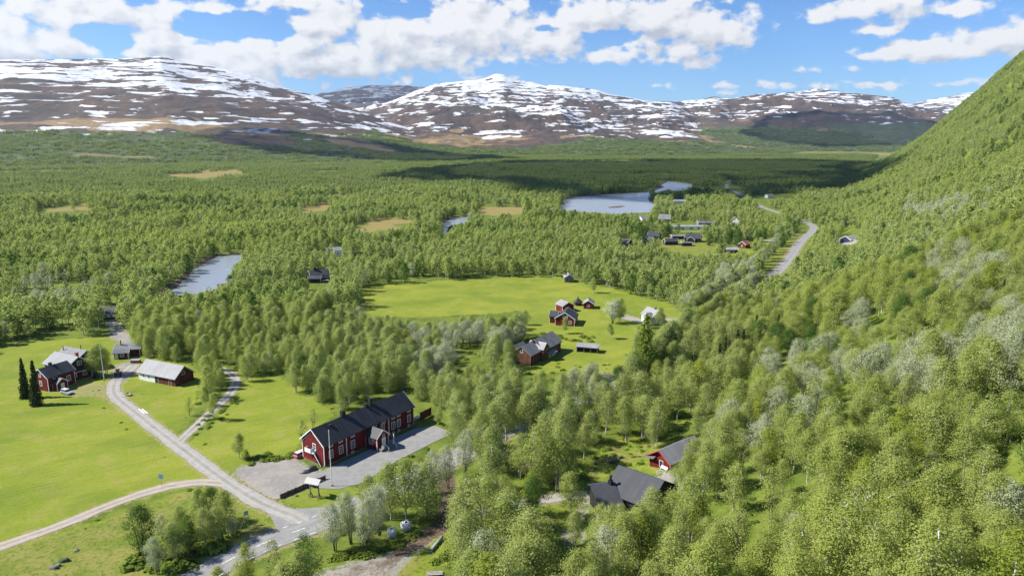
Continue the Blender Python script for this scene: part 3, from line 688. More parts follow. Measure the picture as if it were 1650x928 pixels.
# ---------------------------------------------------------------- the long red house
c, rot, L = front((523.4, 752), (667, 684), 8.4)
hs = House('farmhouse', 'long dark red wooden house with black roof and white trim beside the parking area', 'house', c, rot, L, 8.4, 5.65, 9.0, FALU, BLACKROOF, .45, .35)
U = lambda u: u - L / 2
for u in (2.2, 5.44, 9.49, 17.34, 20.61, 24.32, 26.44, 30.54): hs.window('f', U(u), 4.62, 1.05, .62, 3, 1)
for u in (2.14, 5.44, 9.44, 24.22, 26.4, 30.52): hs.window('f', U(u), 1.62, 1.15, 1.95, 2, 3)
hs.window('f', U(20.2), 2.6, 1.1, 1.9, 2, 3)
for u in (9.22, 24.11, 26.3, 30.35): hs.window('f', U(u), .22, .7, .42, 2, 1)
hs.bx('corner_board', TRIM, (U(7.31) - .13, U(7.31) + .13, -4.24, -4.2, .2, 5.5)); hs.bx('corner_board', TRIM, (U(22.53) - .13, U(22.53) + .13, -4.24, -4.2, .2, 5.5))
hs.bx('plinth', STONE, (-L / 2 - .05, U(13.4), -4.26, 4.26, -1.2, .18), (U(20.4), L / 2 + .05, -4.26, 4.26, -1.2, .18), (U(13.4) + .004, U(20.4) - .004, -4.2 + .01, 4.26, -1.2, .17))
for x_, w_, t_ in ((U(10.3), 1.15, 1.55), (U(18.3), .7, 1.0), (U(20.1), .95, 1.9)): hs.chimney(x_, .15, w_, .95, t_)
hs.chimney(U(5.0), -.9, .8, .5, .35, SOOT)
for q in (8.6, 13.8, 21.4):   # joints where the roof sheets lap
    bm = bmesh.new(); k = 3.35 / 4.2
    hull8(bm, [(U(q) - .09, -4.6, 9.19 - k * 4.6), (U(q) + .09, -4.6, 9.19 - k * 4.6), (U(q) + .09, 0, 9.19), (U(q) - .09, 0, 9.19), (U(q) - .09, -4.6, 9.27 - k * 4.6), (U(q) + .09, -4.6, 9.27 - k * 4.6), (U(q) + .09, 0, 9.27), (U(q) - .09, 0, 9.27)]); part('roof_seam', bm, BLUEROOF, hs.roof)
# porch wing: a gabled entrance at right angles to the front
px0, px1 = U(13.9), U(18.1); Tp = XF((px0 + px1) / 2, -4.2 - 2.1, math.pi / 2)     # its ridge runs away from the front wall
pr = hs.volume(Tp, 4.3, px1 - px0, 3.55, 5.2, FALU, BLUEROOF, .35, .3)
Mf = Matrix.Translation(((px0 + px1) / 2, -4.2 - 4.25, 0)) @ Matrix(((1, 0, 0, 0), (0, -1, 0, 0), (0, 0, 1, 0), (0, 0, 0, 1)))
hs.door('f', .35, .75, 1.15, 2.2, TRIM, Mf); bm = bmesh.new(); M2 = Mf @ Matrix.Translation((.35, 0, 3.7))
for i in range(14):
    a0, a1 = 2 * math.pi * i / 14, 2 * math.pi * (i + 1) / 14
    hull8(bm, [(math.cos(a0) * .33, .003, math.sin(a0) * .33), (math.cos(a1) * .33, .003, math.sin(a1) * .33), (math.cos(a1) * .45, .003, math.sin(a1) * .45), (math.cos(a0) * .45, .003, math.sin(a0) * .45), (math.cos(a0) * .33, .05, math.sin(a0) * .33), (math.cos(a1) * .33, .05, math.sin(a1) * .33), (math.cos(a1) * .45, .05, math.sin(a1) * .45), (math.cos(a0) * .45, .05, math.sin(a0) * .45)], M2)
rw = part('window', bm, TRIM, hs.root); bm = bmesh.new(); poly(bm, [(math.cos(2 * math.pi * i / 14) * .34, .02, math.sin(2 * math.pi * i / 14) * .34) for i in range(14)], M2); part('pane', bm, GLASS, rw)
Ml = Matrix.Translation((px0, -4.2 - 2.1, 0)) @ Matrix(((0, -1, 0, 0), (-1, 0, 0, 0), (0, 0, 1, 0), (0, 0, 0, 1))); hs.window('l', 0, 1.6, 1.3, 1.7, 2, 3, Ml)
y0 = -4.2 - 4.27
hs.bx('landing', OLDWOOD, (px0 + .3, px1 + .6, y0 - 1.5, y0 - .02, -.6, .72))
for i in range(4): hs.bx('step', OLDWOOD, (px0 + 1.6, px1 + .2, y0 - 1.5 - .3 * (i + 1), y0 - 1.504 - .3 * i, -.6, .58 - i * .15))
for (xa, xb) in ((px0 + .3, px0 + 1.6), (px1 + .2, px1 + .6)):
    bm = bmesh.new(); 
    for q in np.arange(xa, xb + .01, .22): box(bm, q - .03, q + .03, y0 - 1.48, y0 - 1.42, .72, 1.6)
    box(bm, xa - .04, xb + .04, y0 - 1.5, y0 - 1.4, 1.602, 1.69); part('railing', bm, TRIM, hs.root)
for xq in (px0 + 1.6, px1 + .2):
    bm = bmesh.new(); bar(bm, (xq, y0 - 1.5, 1.64), (xq, y0 - 2.7, 1.0), .09); bar(bm, (xq, y0 - 2.7, -.3), (xq, y0 - 2.7, 1.05), .09); part('railing', bm, TRIM, hs.root)
bm = bmesh.new(); box(bm, px1 + .52, px1 + .66, y0 - 1.46, y0 - 1.32, .73, 3.6); part('post', bm, TRIM, hs.root)
# gable towards the lawn: upper door, box balcony, stair rail, carved trim under the verge
hs.window('l', .6, 3.7, 1.0, 1.5, 2, 2)
Mg = hs.F('l'); bm = bmesh.new(); box(bm, -1.95, .3, .004, 1.1, 2.95, 3.05, Mg); box(bm, -1.95, .3, 1.03, 1.1, 3.054, 4.05, Mg); box(bm, .23, .3, .01, 1.026, 3.054, 4.05, Mg); box(bm, -1.95, -1.88, .01, 1.026, 3.054, 4.05, Mg); part('balcony', bm, TRIM, hs.root)
bm = bmesh.new(); box(bm, .304, 1.15, .006, 1.0, 2.95, 3.04, Mg); box(bm, .304, .98, .076, .1, 3.045, 3.6, Mg); part('stair_landing', bm, TRIM, hs.root)
bm = bmesh.new(); bar(bm, Mg @ Vector((1.1, .9, 3.6)), Mg @ Vector((3.9, .95, .3)), .16); part('stair_rail', bm, TRIM, hs.root)
bm = bmesh.new(); bar(bm, Mg @ Vector((1.0, .5, 2.9)), Mg @ Vector((3.8, .55, -.2)), .95, .12); part('stair', bm, DARKWOOD, hs.root)
for sg in (-1, 1):
    for i in range(9):
        bm = bmesh.new(); q = .6 + i * .42; zz = 9.0 - 3.35 / 4.2 * q - .62; box(bm, sg * q - .1, sg * q + .1, .02, .06, zz - (.34 if i % 2 else .22), zz, Mg)
        part('carved_trim', bm, PALEW if sg > 0 else TRIM, hs.root)
bm = bmesh.new(); bar(bm, Mg @ Vector((-3.3, .3, .75)), Mg @ Vector((1.3, .3, .62)), .12); part('handrail', bm, REDTRIM, hs.root)

# ---------------------------------------------------------------- the left farm
c, rot, L = front((79.2, 631), (122.3, 616.6), 7.0)
h2 = House('farmhouse', 'dark red two storey house with black roof and porch beside the two spruces', 'house', c, rot, L, 7.0, 4.7, 7.2, FALU, BLUEROOF)
h2.window('f', L * .26, 1.5, 1.2, 1.7, 2, 2); h2.window('f', -L * .22, 3.75, 1.2, .6, 2, 1); h2.window('l', 0, 1.6, 1.1, 1.5); h2.window('l', 0, 4.6, .9, 1.1); h2.window('r', 0, 1.6, 1.1, 1.5)
Tp = XF(-L * .16, -3.5 - 1.1, math.pi / 2); h2.volume(Tp, 2.2, 3.6, 2.5, 3.8, FALU, BLUEROOF, .3, .25)
Mf = Matrix.Translation((-L * .16, -3.5 - 2.2, 0)) @ Matrix(((1, 0, 0, 0), (0, -1, 0, 0), (0, 0, 1, 0), (0, 0, 0, 1))); h2.door('f', .1, .1, .95, 2.0, TRIM, Mf)
h2.chimney(-.4, .6, .8, .8, 1.2); h2.bx('roof_ladder', SOOT, (.35, .75, -.2, .2, 7.22, 7.42), parent=h2.roof)
bm = bmesh.new(); k = 2.5 / 3.5; hull8(bm, [(.4, -3.9, 7.4 - k * 3.9), (.75, -3.9, 7.4 - k * 3.9), (.75, 0, 7.4), (.4, 0, 7.4), (.4, -3.9, 7.5 - k * 3.9), (.75, -3.9, 7.5 - k * 3.9), (.75, 0, 7.5), (.4, 0, 7.5)]); part('roof_ladder', bm, SOOT, h2.roof)
c, rot, L = ridge((90.3, 567.3), (124.2, 575.1), 7.9)
h3 = House('farmhouse', 'large house with pale grey sheet roof and dark gable behind the red house', 'house', c, rot, L, 8.6, 5.2, 7.9, BLACKW, METAL, .6, .6, lower=(2.6, FALU))
h3.window('r', .4, 5.0, 1.3, 1.3, 2, 2); h3.window('r', -1.6, 1.0, 1.2, 1.2); h3.window('r', 1.9, 1.0, 1.2, 1.2); h3.bx('storey_band', TRIM, (L / 2 + .004, L / 2 + .06, -4.3, 4.3, 2.55, 2.75)); h3.chimney(L * .32, 1.2, .8, .8, 1.5, BRICK)
for u in (-L * .3, 0, L * .3): h3.window('f', u, 3.2, 1.1, 1.2)
c, rot, L = ridge((106, 558.8), (138.2, 564.8), 6.8)
h4 = House('farmhouse', 'grey roofed dark house at the back of the left farm, partly behind a birch', 'house', c, rot, L, 9, 4.0, 6.8, BLACKW, SLATE, .5, .5); h4.flue(-L * .42, -1.5); h4.flue(L * .2, .5); h4.window('r', 0, 3.6, 1.1, 1.0); h4.window('r', -2, 1, 1.1, 1.2)
T4 = XF(L / 2 + 1.2, 1.5, 0); h4.volume(T4, 3.5, 5, 3.2, 5.2, BLACKW, BLUEROOF, .4, .3)
c, rot, L = front((184.3, 579.3), (206.8, 577.7), 3.0)
h5 = House('cabin', 'small red cabin with black flue at the far side of the farm yard', 'cabin', c, rot, L, 3.0, 2.45, 3.3, FALU, SLATE, .5, .5); h5.window('f', .4, .9, 1.1, 1.0); h5.door('f', -1.5, .05, .8, 1.9)
h5.volume(XF(1.4, 4.1), 8.6, 4.6, 2.7, 4.3, FALU, METAL, .4, .35); bm = bmesh.new(); cyl(bm, (-1.0, 3.6, 3.6), .18, 2.4, 10); part('chimney', bm, SOOT, h5.roof); bm = bmesh.new(); box(bm, 2.7, 2.85, -2.2, -2.05, -.3, 2.4); part('post', bm, TRIM, h5.root)
c, rot, L = front((224.8, 611), (283.1, 622.8), 7.4)
h6 = House('barn', 'red and white barn with a long pale grey sheet roof on the left farm', 'barn', c, rot, L, 7.4, 2.95, 6.0, OLDRED, METAL, .6, .5, corners=False, trim=PALEW)
h6.bx('white_wall', WHITEW, (-L / 2 - .04, -.9, -3.75, -3.703, -.8, 2.8), (-L / 2 - .05, -L / 2 - .003, -3.7, 3.7, -.8, 2.8))
h6.window('f', -L * .37, 1.3, .6, .7, 1, 1, M=h6.F('f', W=7.5)); h6.window('f', -L * .22, 1.3, .6, .7, 1, 1, M=h6.F('f', W=7.5)); h6.bx('doorway_shade', SOOT, (-.85, .55, -3.74, -3.704, 0, 2.3)); h6.bx('door_frame', PALEW, (-.98, -.86, -3.78, -3.704, 0, 2.45), (.56, .68, -3.78, -3.704, 0, 2.45), (-.855, .555, -3.78, -3.704, 2.31, 2.45))  # open barn entrance is a black sheet, the shade inside put into its colour
h6.door('f', L * .36, .0, 1.0, 2.0, DARKWOOD, trim=PALEW); h6.window('r', -.3, 3.2, .9, .9, 1, 1)
# ---------------------------------------------------------------- the middle farm
c, rot, L = ridge((840.5, 558.8), (856.3, 551.2), 6.6)
h7 = House('barn', 'weathered brown barn with grey sheet roofs at the edge of the wood', 'barn', c, rot, L, 7.6, 4.0, 6.6, GREYRED, METAL, .5, .4, trim=OLDWOOD, plot=9)
h7.window('l', 0, 4.4, .9, 1.0, 1, 1, trim=TRIM); h7.bx('plinth', SOOT, (-L / 2 - .01, L / 2, -3.82, 3.82, -1.2, .35))
c2_, r2_, L2 = ridge((861, 547.3), (889, 534.3), 7.4); d2 = Matrix.Rotation(-rot, 2) @ Vector((c2_[0] - c[0], c2_[1] - c[1]))
PLOTS.append((c2_[0], c2_[1], 9)); T2 = XF(d2.x, d2.y, r2_ - rot)
h7.volume(T2, L2, 8.2, 4.2, 7.4, GREYRED, RUSTY, .5, .4, False, True); M2 = h7.F('f', L2, 8.2, T2)
bm = bmesh.new(); box(bm, -L2 * .45, L2 * .18, .004, .08, -1, 2.1, M2); part('white_wall', bm, WHITEW, h7.root)
for u in (-L2 * .3, -L2 * .12, L2 * .05): h7.window('f', u, .7, .6, .7, 1, 1, M=M2 @ Matrix.Translation((0, .08, 0)))
mx = d2 * .42; h7.volume(XF(mx.x + .8, mx.y - 1.6, math.pi / 2), 6.5, 4.2, 4.6, 6.5, GREYRED, PALEMETAL, .35, .3, False); h7.volume(XF(mx.x - 2.4, mx.y + 5.2, 0), 6.0, 5.0, 3.4, 5.6, GREYRED, METAL, .35, .3, False)
bm = bmesh.new(); hull8(bm, [(mx.x + 1.5, -7.2, 2.1), (mx.x + 6.5, -7.2, 2.1), (mx.x + 6.5, -3.8, 3.0), (mx.x + 1.5, -3.8, 3.0), (mx.x + 1.5, -7.2, 2.25), (mx.x + 6.5, -7.2, 2.25), (mx.x + 6.5, -3.8, 3.15), (mx.x + 1.5, -3.8, 3.15)]); part('roof', bm, METAL, h7.root)
bm = bmesh.new()
for q in (1.7, 6.3): box(bm, mx.x + q - .08, mx.x + q + .08, -7.1, -6.94, -1, 2.1)
part('post', bm, OLDWOOD, h7.root)
p = at(947, 566); h8 = empty('open_shed', (p[0], p[1], Hs(p[0], p[1])), math.radians(-16)); tag(h8, 'low open shed with a flat whitish roof below the meadow', 'shed'); PLOTS.append((p[0], p[1], 5))
bm = bmesh.new(); hull8(bm, [(-4.4, -2.2, 2.1), (4.4, -2.2, 2.1), (4.4, 2.2, 2.5), (-4.4, 2.2, 2.5), (-4.4, -2.2, 2.24), (4.4, -2.2, 2.24), (4.4, 2.2, 2.64), (-4.4, 2.2, 2.64)]); part('roof', bm, PALEMETAL, h8)
bm = bmesh.new(); box(bm, -4.1, 4.1, 1.9, 2.0, -.6, 2.44); box(bm, -4.1, -4.0, -1.9, 1.89, -.6, 2.1); part('wall', bm, GREYRED, h8)
for q in (-3.9, -1.2, 1.4, 4.0): bm = bmesh.new(); box(bm, q - .09, q + .09, -2.0, -1.82, -.6, 2.12); part('post', bm, OLDWOOD, h8)
def gable_front(A, B, depth):
    """a house whose gable stands between two foot pixels; its ridge runs away from the viewer"""
    a = at(*A)[:2]; b = at(*B)[:2]; d = b - a; W_ = float(np.hypot(*d)); u = d / W_; n = np.array([-u[1], u[0]]); return (a + b) / 2 + n * depth / 2, math.atan2(n[1], n[0]), W_
c, rot, W_ = gable_front((894.5, 524), (925.5, 526), 9.5)
h9 = House('farmhouse', 'red gable house with dark grey roof and side wing on the middle meadow', 'house', c, rot, 9.5, W_, 3.3, 6.0, FALU, BLUEROOF); h9.window('l', -.45, 3.5, .8, 1.0); h9.window('l', .75, 3.5, .8, 1.0); h9.volume(XF(1.6, W_ / 2 + 1.6, math.pi / 2), 3.4, 5.4, 2.9, 4.8, FALU, BLUEROOF, .3, .3); h9.window('l', 2.4, 1.0, 1.0, 1.2); h9.chimney(1.0, .3, .7, .7, .9, OLDWOOD); h9.window('f', 1.5, 1.0, 1.1, 1.2); h9.window('f', -2, 1.0, 1.1, 1.2)
c, rot, W_ = gable_front((906.2, 503.5), (924.5, 501), 6.0); h10 = House('shed', 'small red outhouse with pale roof right behind the red gable house', 'shed', c, rot, 6.0, W_, 3.0, 4.6, FALU, PALEMETAL, .35, .4); h10.window('l', 0, 1.2, .8, .9)
c, rot, W_ = gable_front((942.5, 498), (958, 497.8), 5.5); h11 = House('cottage', 'small red cottage with pale roof and one white window by the blossoming tree', 'cottage', c, rot - .25, 5.5, W_, 2.7, 4.2, FALU, PALEMETAL, .35, .35, corners=False); h11.window('l', 0, 1.2, 1.1, 1.0, 2, 1); h11.chimney(.6, 0, .6, .6, .7, OLDWOOD)
p = at(931, 491.5); hx = empty('grill_hut', (p[0], p[1], Hs(p[0], p[1]))); tag(hx, 'six sided red hut with pointed black roof on the middle meadow', 'hut'); PLOTS.append((p[0], p[1], 4))
bm = bmesh.new(); cyl(bm, (0, 0, -.5), 1.95, 2.0, 6); part('wall', bm, FALU, hx); bm = bmesh.new(); cyl(bm, (0, 0, 1.45), 2.5, .1, 6); cyl(bm, (0, 0, 1.552), 2.5, 2.0, 6, .3); rf = part('roof', bm, BLACKROOF, hx); bm = bmesh.new(); cyl(bm, (0, 0, 3.4), .22, .9, 8); cyl(bm, (0, 0, 4.302), .34, .15, 8, .1); part('chimney', bm, SOOT, rf); bm = bmesh.new(); box(bm, -.35, .35, -1.80, -1.70, 0, 1.45); part('door', bm, OLDRED, hx)
c, rot, W_ = gable_front((909.5, 455.2), (924, 455.2), 6.5); h12 = House('cabin', 'small grey timber cabin with pale roof at the top edge of the meadow', 'cabin', c, rot, 6.5, W_, 2.7, 4.4, GREYW, PALEMETAL, .4, .9, trim=OLDWOOD); h12.window('l', -.9, .7, .8, 1.2, 1, 1); h12.window('l', .9, .7, .8, 1.2, 1, 1); h12.chimney(.5, 1.4, .7, .7, 1.4)
c, rot, L = ridge((1044.9, 494.7), (1062, 501), 6.2); h13 = House('farmhouse', 'pale house with rust stained whitish roof half hidden by birches', 'house', c, rot, L, 7.0, 3.6, 6.2, WHITEW, PALEMETAL, .4, .4, plot=6); h13.chimney(L * .15, 0, .8, .8, 1.0, OLDWOOD); h13.window('l', 0, 1.4, 1.0, 1.2); h13.window('l', 0, 4.2, .8, .8); h13.window('f', 0, 1.3, 1.1, 1.2)
h13.volume(XF(L * .28, -4.2, math.pi / 2), 2.6, 4.2, 3.2, 5.2, WHITEW, RUSTY, .3, .3)
# ---------------------------------------------------------------- the houses in the wood at the foot of the slope
zb = Hs(*at(1000, 800)[:2]); c, rot, L = ridge((999.4, 748.5), (1067.3, 772.1), zb + 6.8)
h14 = House('house', 'modern black house with two graphite roofs among birches on the slope', 'house', c, rot, L, 12.4, 3.4, 6.8, BLACKW, GRAPHITE, .6, .5, corners=False, barge=False, base=-3, plot=8)
ca, ra, La = ridge((951, 779.4), (984.8, 775.2), zb + 4.9); da = Matrix.Rotation(-rot, 2) @ Vector((ca[0] - c[0], ca[1] - c[1])); PLOTS.append((ca[0], ca[1], 7))
Ta = XF(da.x, da.y - 0.0, ra - rot); Tb = Ta @ Matrix.Translation((0, -2.2, 0))
bm = bmesh.new(); La2 = La / 2
hull8(bm, [(-La2, -6.2, 2.2), (La2 + .8, -6.2, 2.2), (La2 + .8, 0, 4.85), (-La2, 0, 4.85), (-La2, -6.2, 2.36), (La2 + .8, -6.2, 2.36), (La2 + .8, 0, 5.03), (-La2, 0, 5.03)], Ta); hull8(bm, [(-La2, .004, 4.85), (La2 + .8, .004, 4.85), (La2 + .8, 1.9, 4.1), (-La2, 1.9, 4.1), (-La2, .004, 5.03), (La2 + .8, .004, 5.03), (La2 + .8, 1.9, 4.27), (-La2, 1.9, 4.27)], Ta); rfa = part('roof', bm, GRAPHITE, h14.root)
bm = bmesh.new(); hull8(bm, [(-La2 + .6, -3.2, -3), (La2, -3.2, -3), (La2, 1.5, -3), (-La2 + .6, 1.5, -3), (-La2 + .6, -3.2, 3.42), (La2, -3.2, 3.42), (La2, 1.5, 4.2), (-La2 + .6, 1.5, 4.2)], Ta); part('wall', bm, BLACKW, h14.root)
for q in (-La2 + .4, 0, La2 - .2): bm = bmesh.new(); box(bm, q - .1, q + .1, -5.9, -5.7, -3, 2.3, Ta); part('post', bm, BROWNW, h14.root)
bm = bmesh.new(); cyl(bm, tuple(Ta @ Vector((La2 - .3, -.3, 4.6))), .28, 2.1, 10); box(bm, *(lambda v: (v.x - .4, v.x + .4, v.y - .4, v.y + .4, v.z - .4, v.z + .9))(Ta @ Vector((La2 - .3, -.3, 4.9)))); cyl(bm, tuple(Ta @ Vector((La2 - .3, -.3, 6.705))), .42, .3, 10, .2); part('chimney', bm, SOOT, rfa)
h14.window('l', 1.5, 1.2, 1.5, 1.6, 1, 1, trim=BLACKW); h14.window('f', -2, 1.0, 1.8, 1.7, 2, 1, trim=BLACKW); h14.window('f', 1.8, 1.0, 1.8, 1.7, 2, 1, trim=BLACKW)
zb = Hs(*at(1070, 756)[:2]); c, rot, L = ridge((1064.8, 718.6), (1100.3, 704), zb + 5.4)
L += 4.0; c = c + np.array([math.cos(rot), math.sin(rot)]) * 2.0
h15 = House('cabin', 'bright red cabin with grey roof and white bench', 'cabin', c, rot, L, 6.4, 3.2, 5.4, FALU, plain('cabin_grey_roof', (.23, .23, .24), .65, .15, .3, .3, .2, ('x', .7, .15)), .5, .8, trim=REDTRIM, corners=False, base=-3)
for yy in (-3.2, 3.2): h15.bx('corner_board', GREYW, (-L / 2 - .04, -L / 2 + .1, yy - .08, yy + .08, -1, 3.0))
h15.window('l', .4, 1.2, .9, 1.5, 1, 1, trim=plain('pale_blue_trim', (.45, .55, .56), .6, .1))
bm = bmesh.new(); hull8(bm, [(-L / 2 - 1.2, 1.2, 2.9), (-L / 2 + .0, 1.2, 3.3), (-L / 2 + .0, 4.2, 2.9), (-L / 2 - 1.2, 4.2, 2.5), (-L / 2 - 1.2, 1.2, 3.05), (-L / 2, 1.2, 3.45), (-L / 2, 4.2, 3.05), (-L / 2 - 1.2, 4.2, 2.65)]); part('roof', bm, SLATE, h15.root); h15.flue(L * .3, -.8, .12, .9)
c, rot, L = ridge((803, 721), (819, 724), 4.0); h16 = House('hut', 'dark roofed red hut hidden among trees right of the parking area', 'hut', c, rot, L + 1, 5.2, 2.4, 4.0, OLDRED, BLUEROOF, .4, .4, corners=False, barge=False); h16.window('f', 0, .9, .9, .9)
p = at(850, 747)
# ---------------------------------------------------------------- single houses in the far woods and the hamlet
def cottage(name, label, cat, px, py, L, W_, h, zr, rotd, wall, roof, win=(), chim=None, trim=TRIM, **kw):
    p = at(px, py); o = House(name, label, cat, p[:2], math.radians(rotd), L, W_, h, zr, wall, roof, trim=trim, corners=False, plot=max(L, W_) * .55 + 1, **kw)
    for wv in win: o.window(*wv)
    if chim: o.chimney(*chim)
    return o
k = cottage('cottage', 'dark cottage with white lower wall at the end of the track behind the farm', 'cottage', 175, 512, 8.5, 6, 3.0, 5.0, 8, BLACKW, BLUEROOF); k.bx('white_wall', WHITEW, (-3.9, 4.2, -3.05, -3.003, .9, 2.6), (4.254, 4.30, -2.9, 2.9, .9, 2.6)); [k.window('f', u, 1.2, .8, .8, 1, 1, M=k.F('f', W=6.1)) for u in (-1.5, .2, 2.4)]
k = cottage('cottage', 'black two part cottage alone in the wood above the meadow', 'cottage', 514, 452, 11, 7, 3.8, 6.4, 28, BLACKW, BLUEROOF, [('f', u, 2.0, 1.0, 1.3) for u in (-1, 1, 2.8, 4.4)], (-2, 0, 1.4, 1.4, 1.6)); k.volume(XF(-3.2, -4.9, -.45), 7, 3.6, 2.6, 3.8, BLACKW, BLUEROOF); k.bx('terrace', PALEW, (.2, 4.5, -6.2, -3.6, .4, 1.0))
cottage('cottage', 'tiny white house deep in the wood above the black cottage', 'cottage', 544, 413, 5, 5, 4.5, 6.5, 20, WHITEW, PALEMETAL, [('f', 0, 1.5, .9, 1.2)])
cottage('cottage', 'black cottage with hipped look and two chimneys on the hamlet lawn', 'cottage', 1117, 389, 12, 10, 3.2, 6.6, -22, BLACKW, BLUEROOF, [('f', -3, 1, 1, 1.2), ('f', 0, 1, 1, 1.2), ('r', 0, 1, 1.2, 1.2)], (-2, 1, .9, .9, 1.2)).volume(XF(-1, -5.6, 1.57), 4, 6, 2.6, 4.6, BLACKW, BLUEROOF)
cottage('cottage', 'dark brown cottage with black roof at the left of the hamlet lawn', 'cottage', 1054, 385, 10, 8, 3.0, 6.0, -24, BROWNW, BLUEROOF, [('f', 0, 1, 1, 1.1)], (-1, 0, .8, .8, 1.2))
k = cottage('garage', 'grey double garage with two dark doors in the hamlet', 'garage', 1091, 385, 10, 6, 2.6, 3.4, 3, GREYW, METAL); k.bx('door', SOOT, (-4.3, -.4, -3.06, -3.003, 0, 2.3)); k.bx('door', SOOT, (.4, 4.3, -3.06, -3.003, 0, 2.3))
cottage('cottage', 'low dark grey cottage below the hamlet drive', 'cottage', 1080, 394, 10, 7, 2.8, 4.6, 6, BLACKW, BLUEROOF, [('l', 0, 1, 1, 1)])
cottage('carport', 'low flat roofed dark carport beside the hamlet lawn', 'carport', 1106, 396, 7.5, 5, 2.4, 2.9, 0, BLACKW, SLATE)
cottage('cottage', 'black cottage with a white gable window half hidden at the hamlet edge', 'cottage', 1010, 397, 7, 7, 3.2, 5.6, -50, BLACKW, BLUEROOF, [('l', 0, 1.2, 1.1, 1.6), ('l', 0, 3.6, .7, .8)])
cottage('cottage', 'cottage with pale grey roof between the dark hamlet cottages', 'cottage', 1041, 391, 9, 6, 2.8, 4.8, 8, WHITEW, SLATE, [('f', 0, 1, 1, 1)])
cottage('shed', 'small shed with light grey roof at the left of the hamlet', 'shed', 968, 392, 6, 5, 2.5, 3.8, 10, GREYW, PALEMETAL)
cottage('cabin', 'small cabin with pale roof and red white front below the hamlet', 'cabin', 1177, 407, 9, 5.5, 2.6, 3.9, -4, OLDRED, PALEMETAL, [('f', -3, .8, 1, 1.1), ('f', -.8, .8, 1, 1.1), ('f', 1.5, .8, 1, 1.1)])
cottage('cabin', 'small purple red cabin behind the red and white cabin', 'cabin', 1199, 399, 6, 6, 2.8, 4.8, 40, OLDRED, REDROOF, [('l', 0, 1, .9, 1)])
cottage('shed', 'long low shed with pale flat roof beside the road verge', 'shed', 1241, 393, 15, 7, 2.6, 3.3, 2, GREYW, PALEMETAL)
cottage('villa', 'yellow house with grey hipped roof at the back of the hamlet', 'house', 1071, 358, 11, 10, 3.6, 7.6, -18, YELLOWW, METAL, [('f', -2.5, 1.2, 1, 1.4), ('f', 2.5, 1.2, 1, 1.4)])
cottage('cottage', 'white cottage with dark window left of the yellow house', 'cottage', 1036, 359, 8, 7, 4.0, 6.8, 30, WHITEW, PALEMETAL, [('f', 0, 1.2, 1.4, 1.6)])
cottage('shop_building', 'long white flat building across the middle of the hamlet', 'building', 1108, 370, 34, 10, 3.4, 4.2, 2, WHITEW, PALEMETAL, [('f', u, 1.0, 2.4, 1.4, 3, 1) for u in (-12, -6, 2, 9)])
cottage('shed', 'grey roofed shed at the right end of the long white building', 'shed', 1138, 364, 17, 8, 3.2, 4.8, 0, GREYW, SLATE)
cottage('cottage', 'white gable house with red roof by a dark spruce', 'cottage', 1184, 362, 9, 9, 3.6, 8.0, 70, WHITEW, REDROOF, [('l', 0, 1.5, 1, 1.3), ('l', 0, 4.6, .9, 1)], (0, 0, .8, .8, 1))
cottage('house', 'dark blue house with white roof alone on the right hand slope', 'house', 1371, 386, 11, 9, 3.2, 5.6, 25, BLUEW, PALEMETAL, [('f', -1, 1, 1, 1)], base=-4)
cottage('barn', 'white building by the far lake shore', 'barn', 1094, 328, 16, 8, 3.4, 5, 0, WHITEW, PALEMETAL)
cottage('shed', 'tiny white house on the far green field', 'shed', 1239, 319, 10, 7, 3.5, 5.5, 20, WHITEW, PALEMETAL)
cottage('shed', 'tiny pale shed at the far end of the green field', 'shed', 1266, 309, 9, 7, 3, 5, 0, PALEW, PALEMETAL)
# ---------------------------------------------------------------- tree materials
def leaf_material(name, c1, c2, c3, trans=.53, big=0.012):
    m, t, out = material(name)
    oi = t.new('ShaderNodeObjectInfo'); pos = t.new('ShaderNodeNewGeometry').outputs['Position']
    rnd = oi.outputs['Random']; zone = t.math('ADD', t.math('MULTIPLY', t.noise(pos, big, 2, .5), .5), t.math('MULTIPLY', t.noise(pos, .0045, 3, .6), .5)); fine = t.noise(pos, 1.1, 3, .6)
    col = t.mix(rnd, c1, c2)
    col = t.mix(t.step(zone, .38, .66, 0, .8), col, c3)
    v = t.math('ADD', t.math('MULTIPLY', fine, .7), .65)
    col = t.mix(1.0, col, t.comb(v, v, v), 'MULTIPLY')
    b = t.new('ShaderNodeBsdfDiffuse'); t.put(b.inputs[0], col)
    tr = t.new('ShaderNodeBsdfTranslucent'); t.put(tr.inputs[0], t.mix(1.0, col, (1.15, 1.2, .75), 'MULTIPLY'))
    mx = t.new('ShaderNodeMixShader'); mx.inputs[0].default_value = trans
    t.l.new(b.outputs[0], mx.inputs[1]); t.l.new(tr.outputs[0], mx.inputs[2]); t.l.new(mx.outputs[0], out.inputs[0])
    return m
LEAF = leaf_material('birch_leaves', (.300, .355, .115), (.365, .400, .160), (.350, .395, .095))
MIDLEAF = leaf_material('valley_birch_leaves', (.29, .355, .125), (.355, .40, .155), (.34, .39, .11))
FARLEAF = leaf_material('far_birch_leaves', (.205, .265, .105), (.255, .305, .125), (.24, .29, .09))  # darker, cooler leaves: distance haze and cloud shade put into the colour
WILLOWLEAF = leaf_material('willow_leaves', (.38, .415, .27), (.44, .46, .34), (.37, .41, .24), .38)
BLOSSOM = leaf_material('blossom', (.52, .53, .42), (.60, .60, .50), (.45, .48, .33), .25)
NEEDLE = leaf_material('spruce_needles', (.050, .078, .028), (.075, .090, .034), (.060, .080, .028), .1)
DARKLEAF = leaf_material('dark_leaves', (.095, .17, .04), (.12, .19, .045), (.105, .18, .04))
YELLEAF = leaf_material('yellow_leaves', (.28, .33, .06), (.31, .34, .06), (.27, .33, .06))
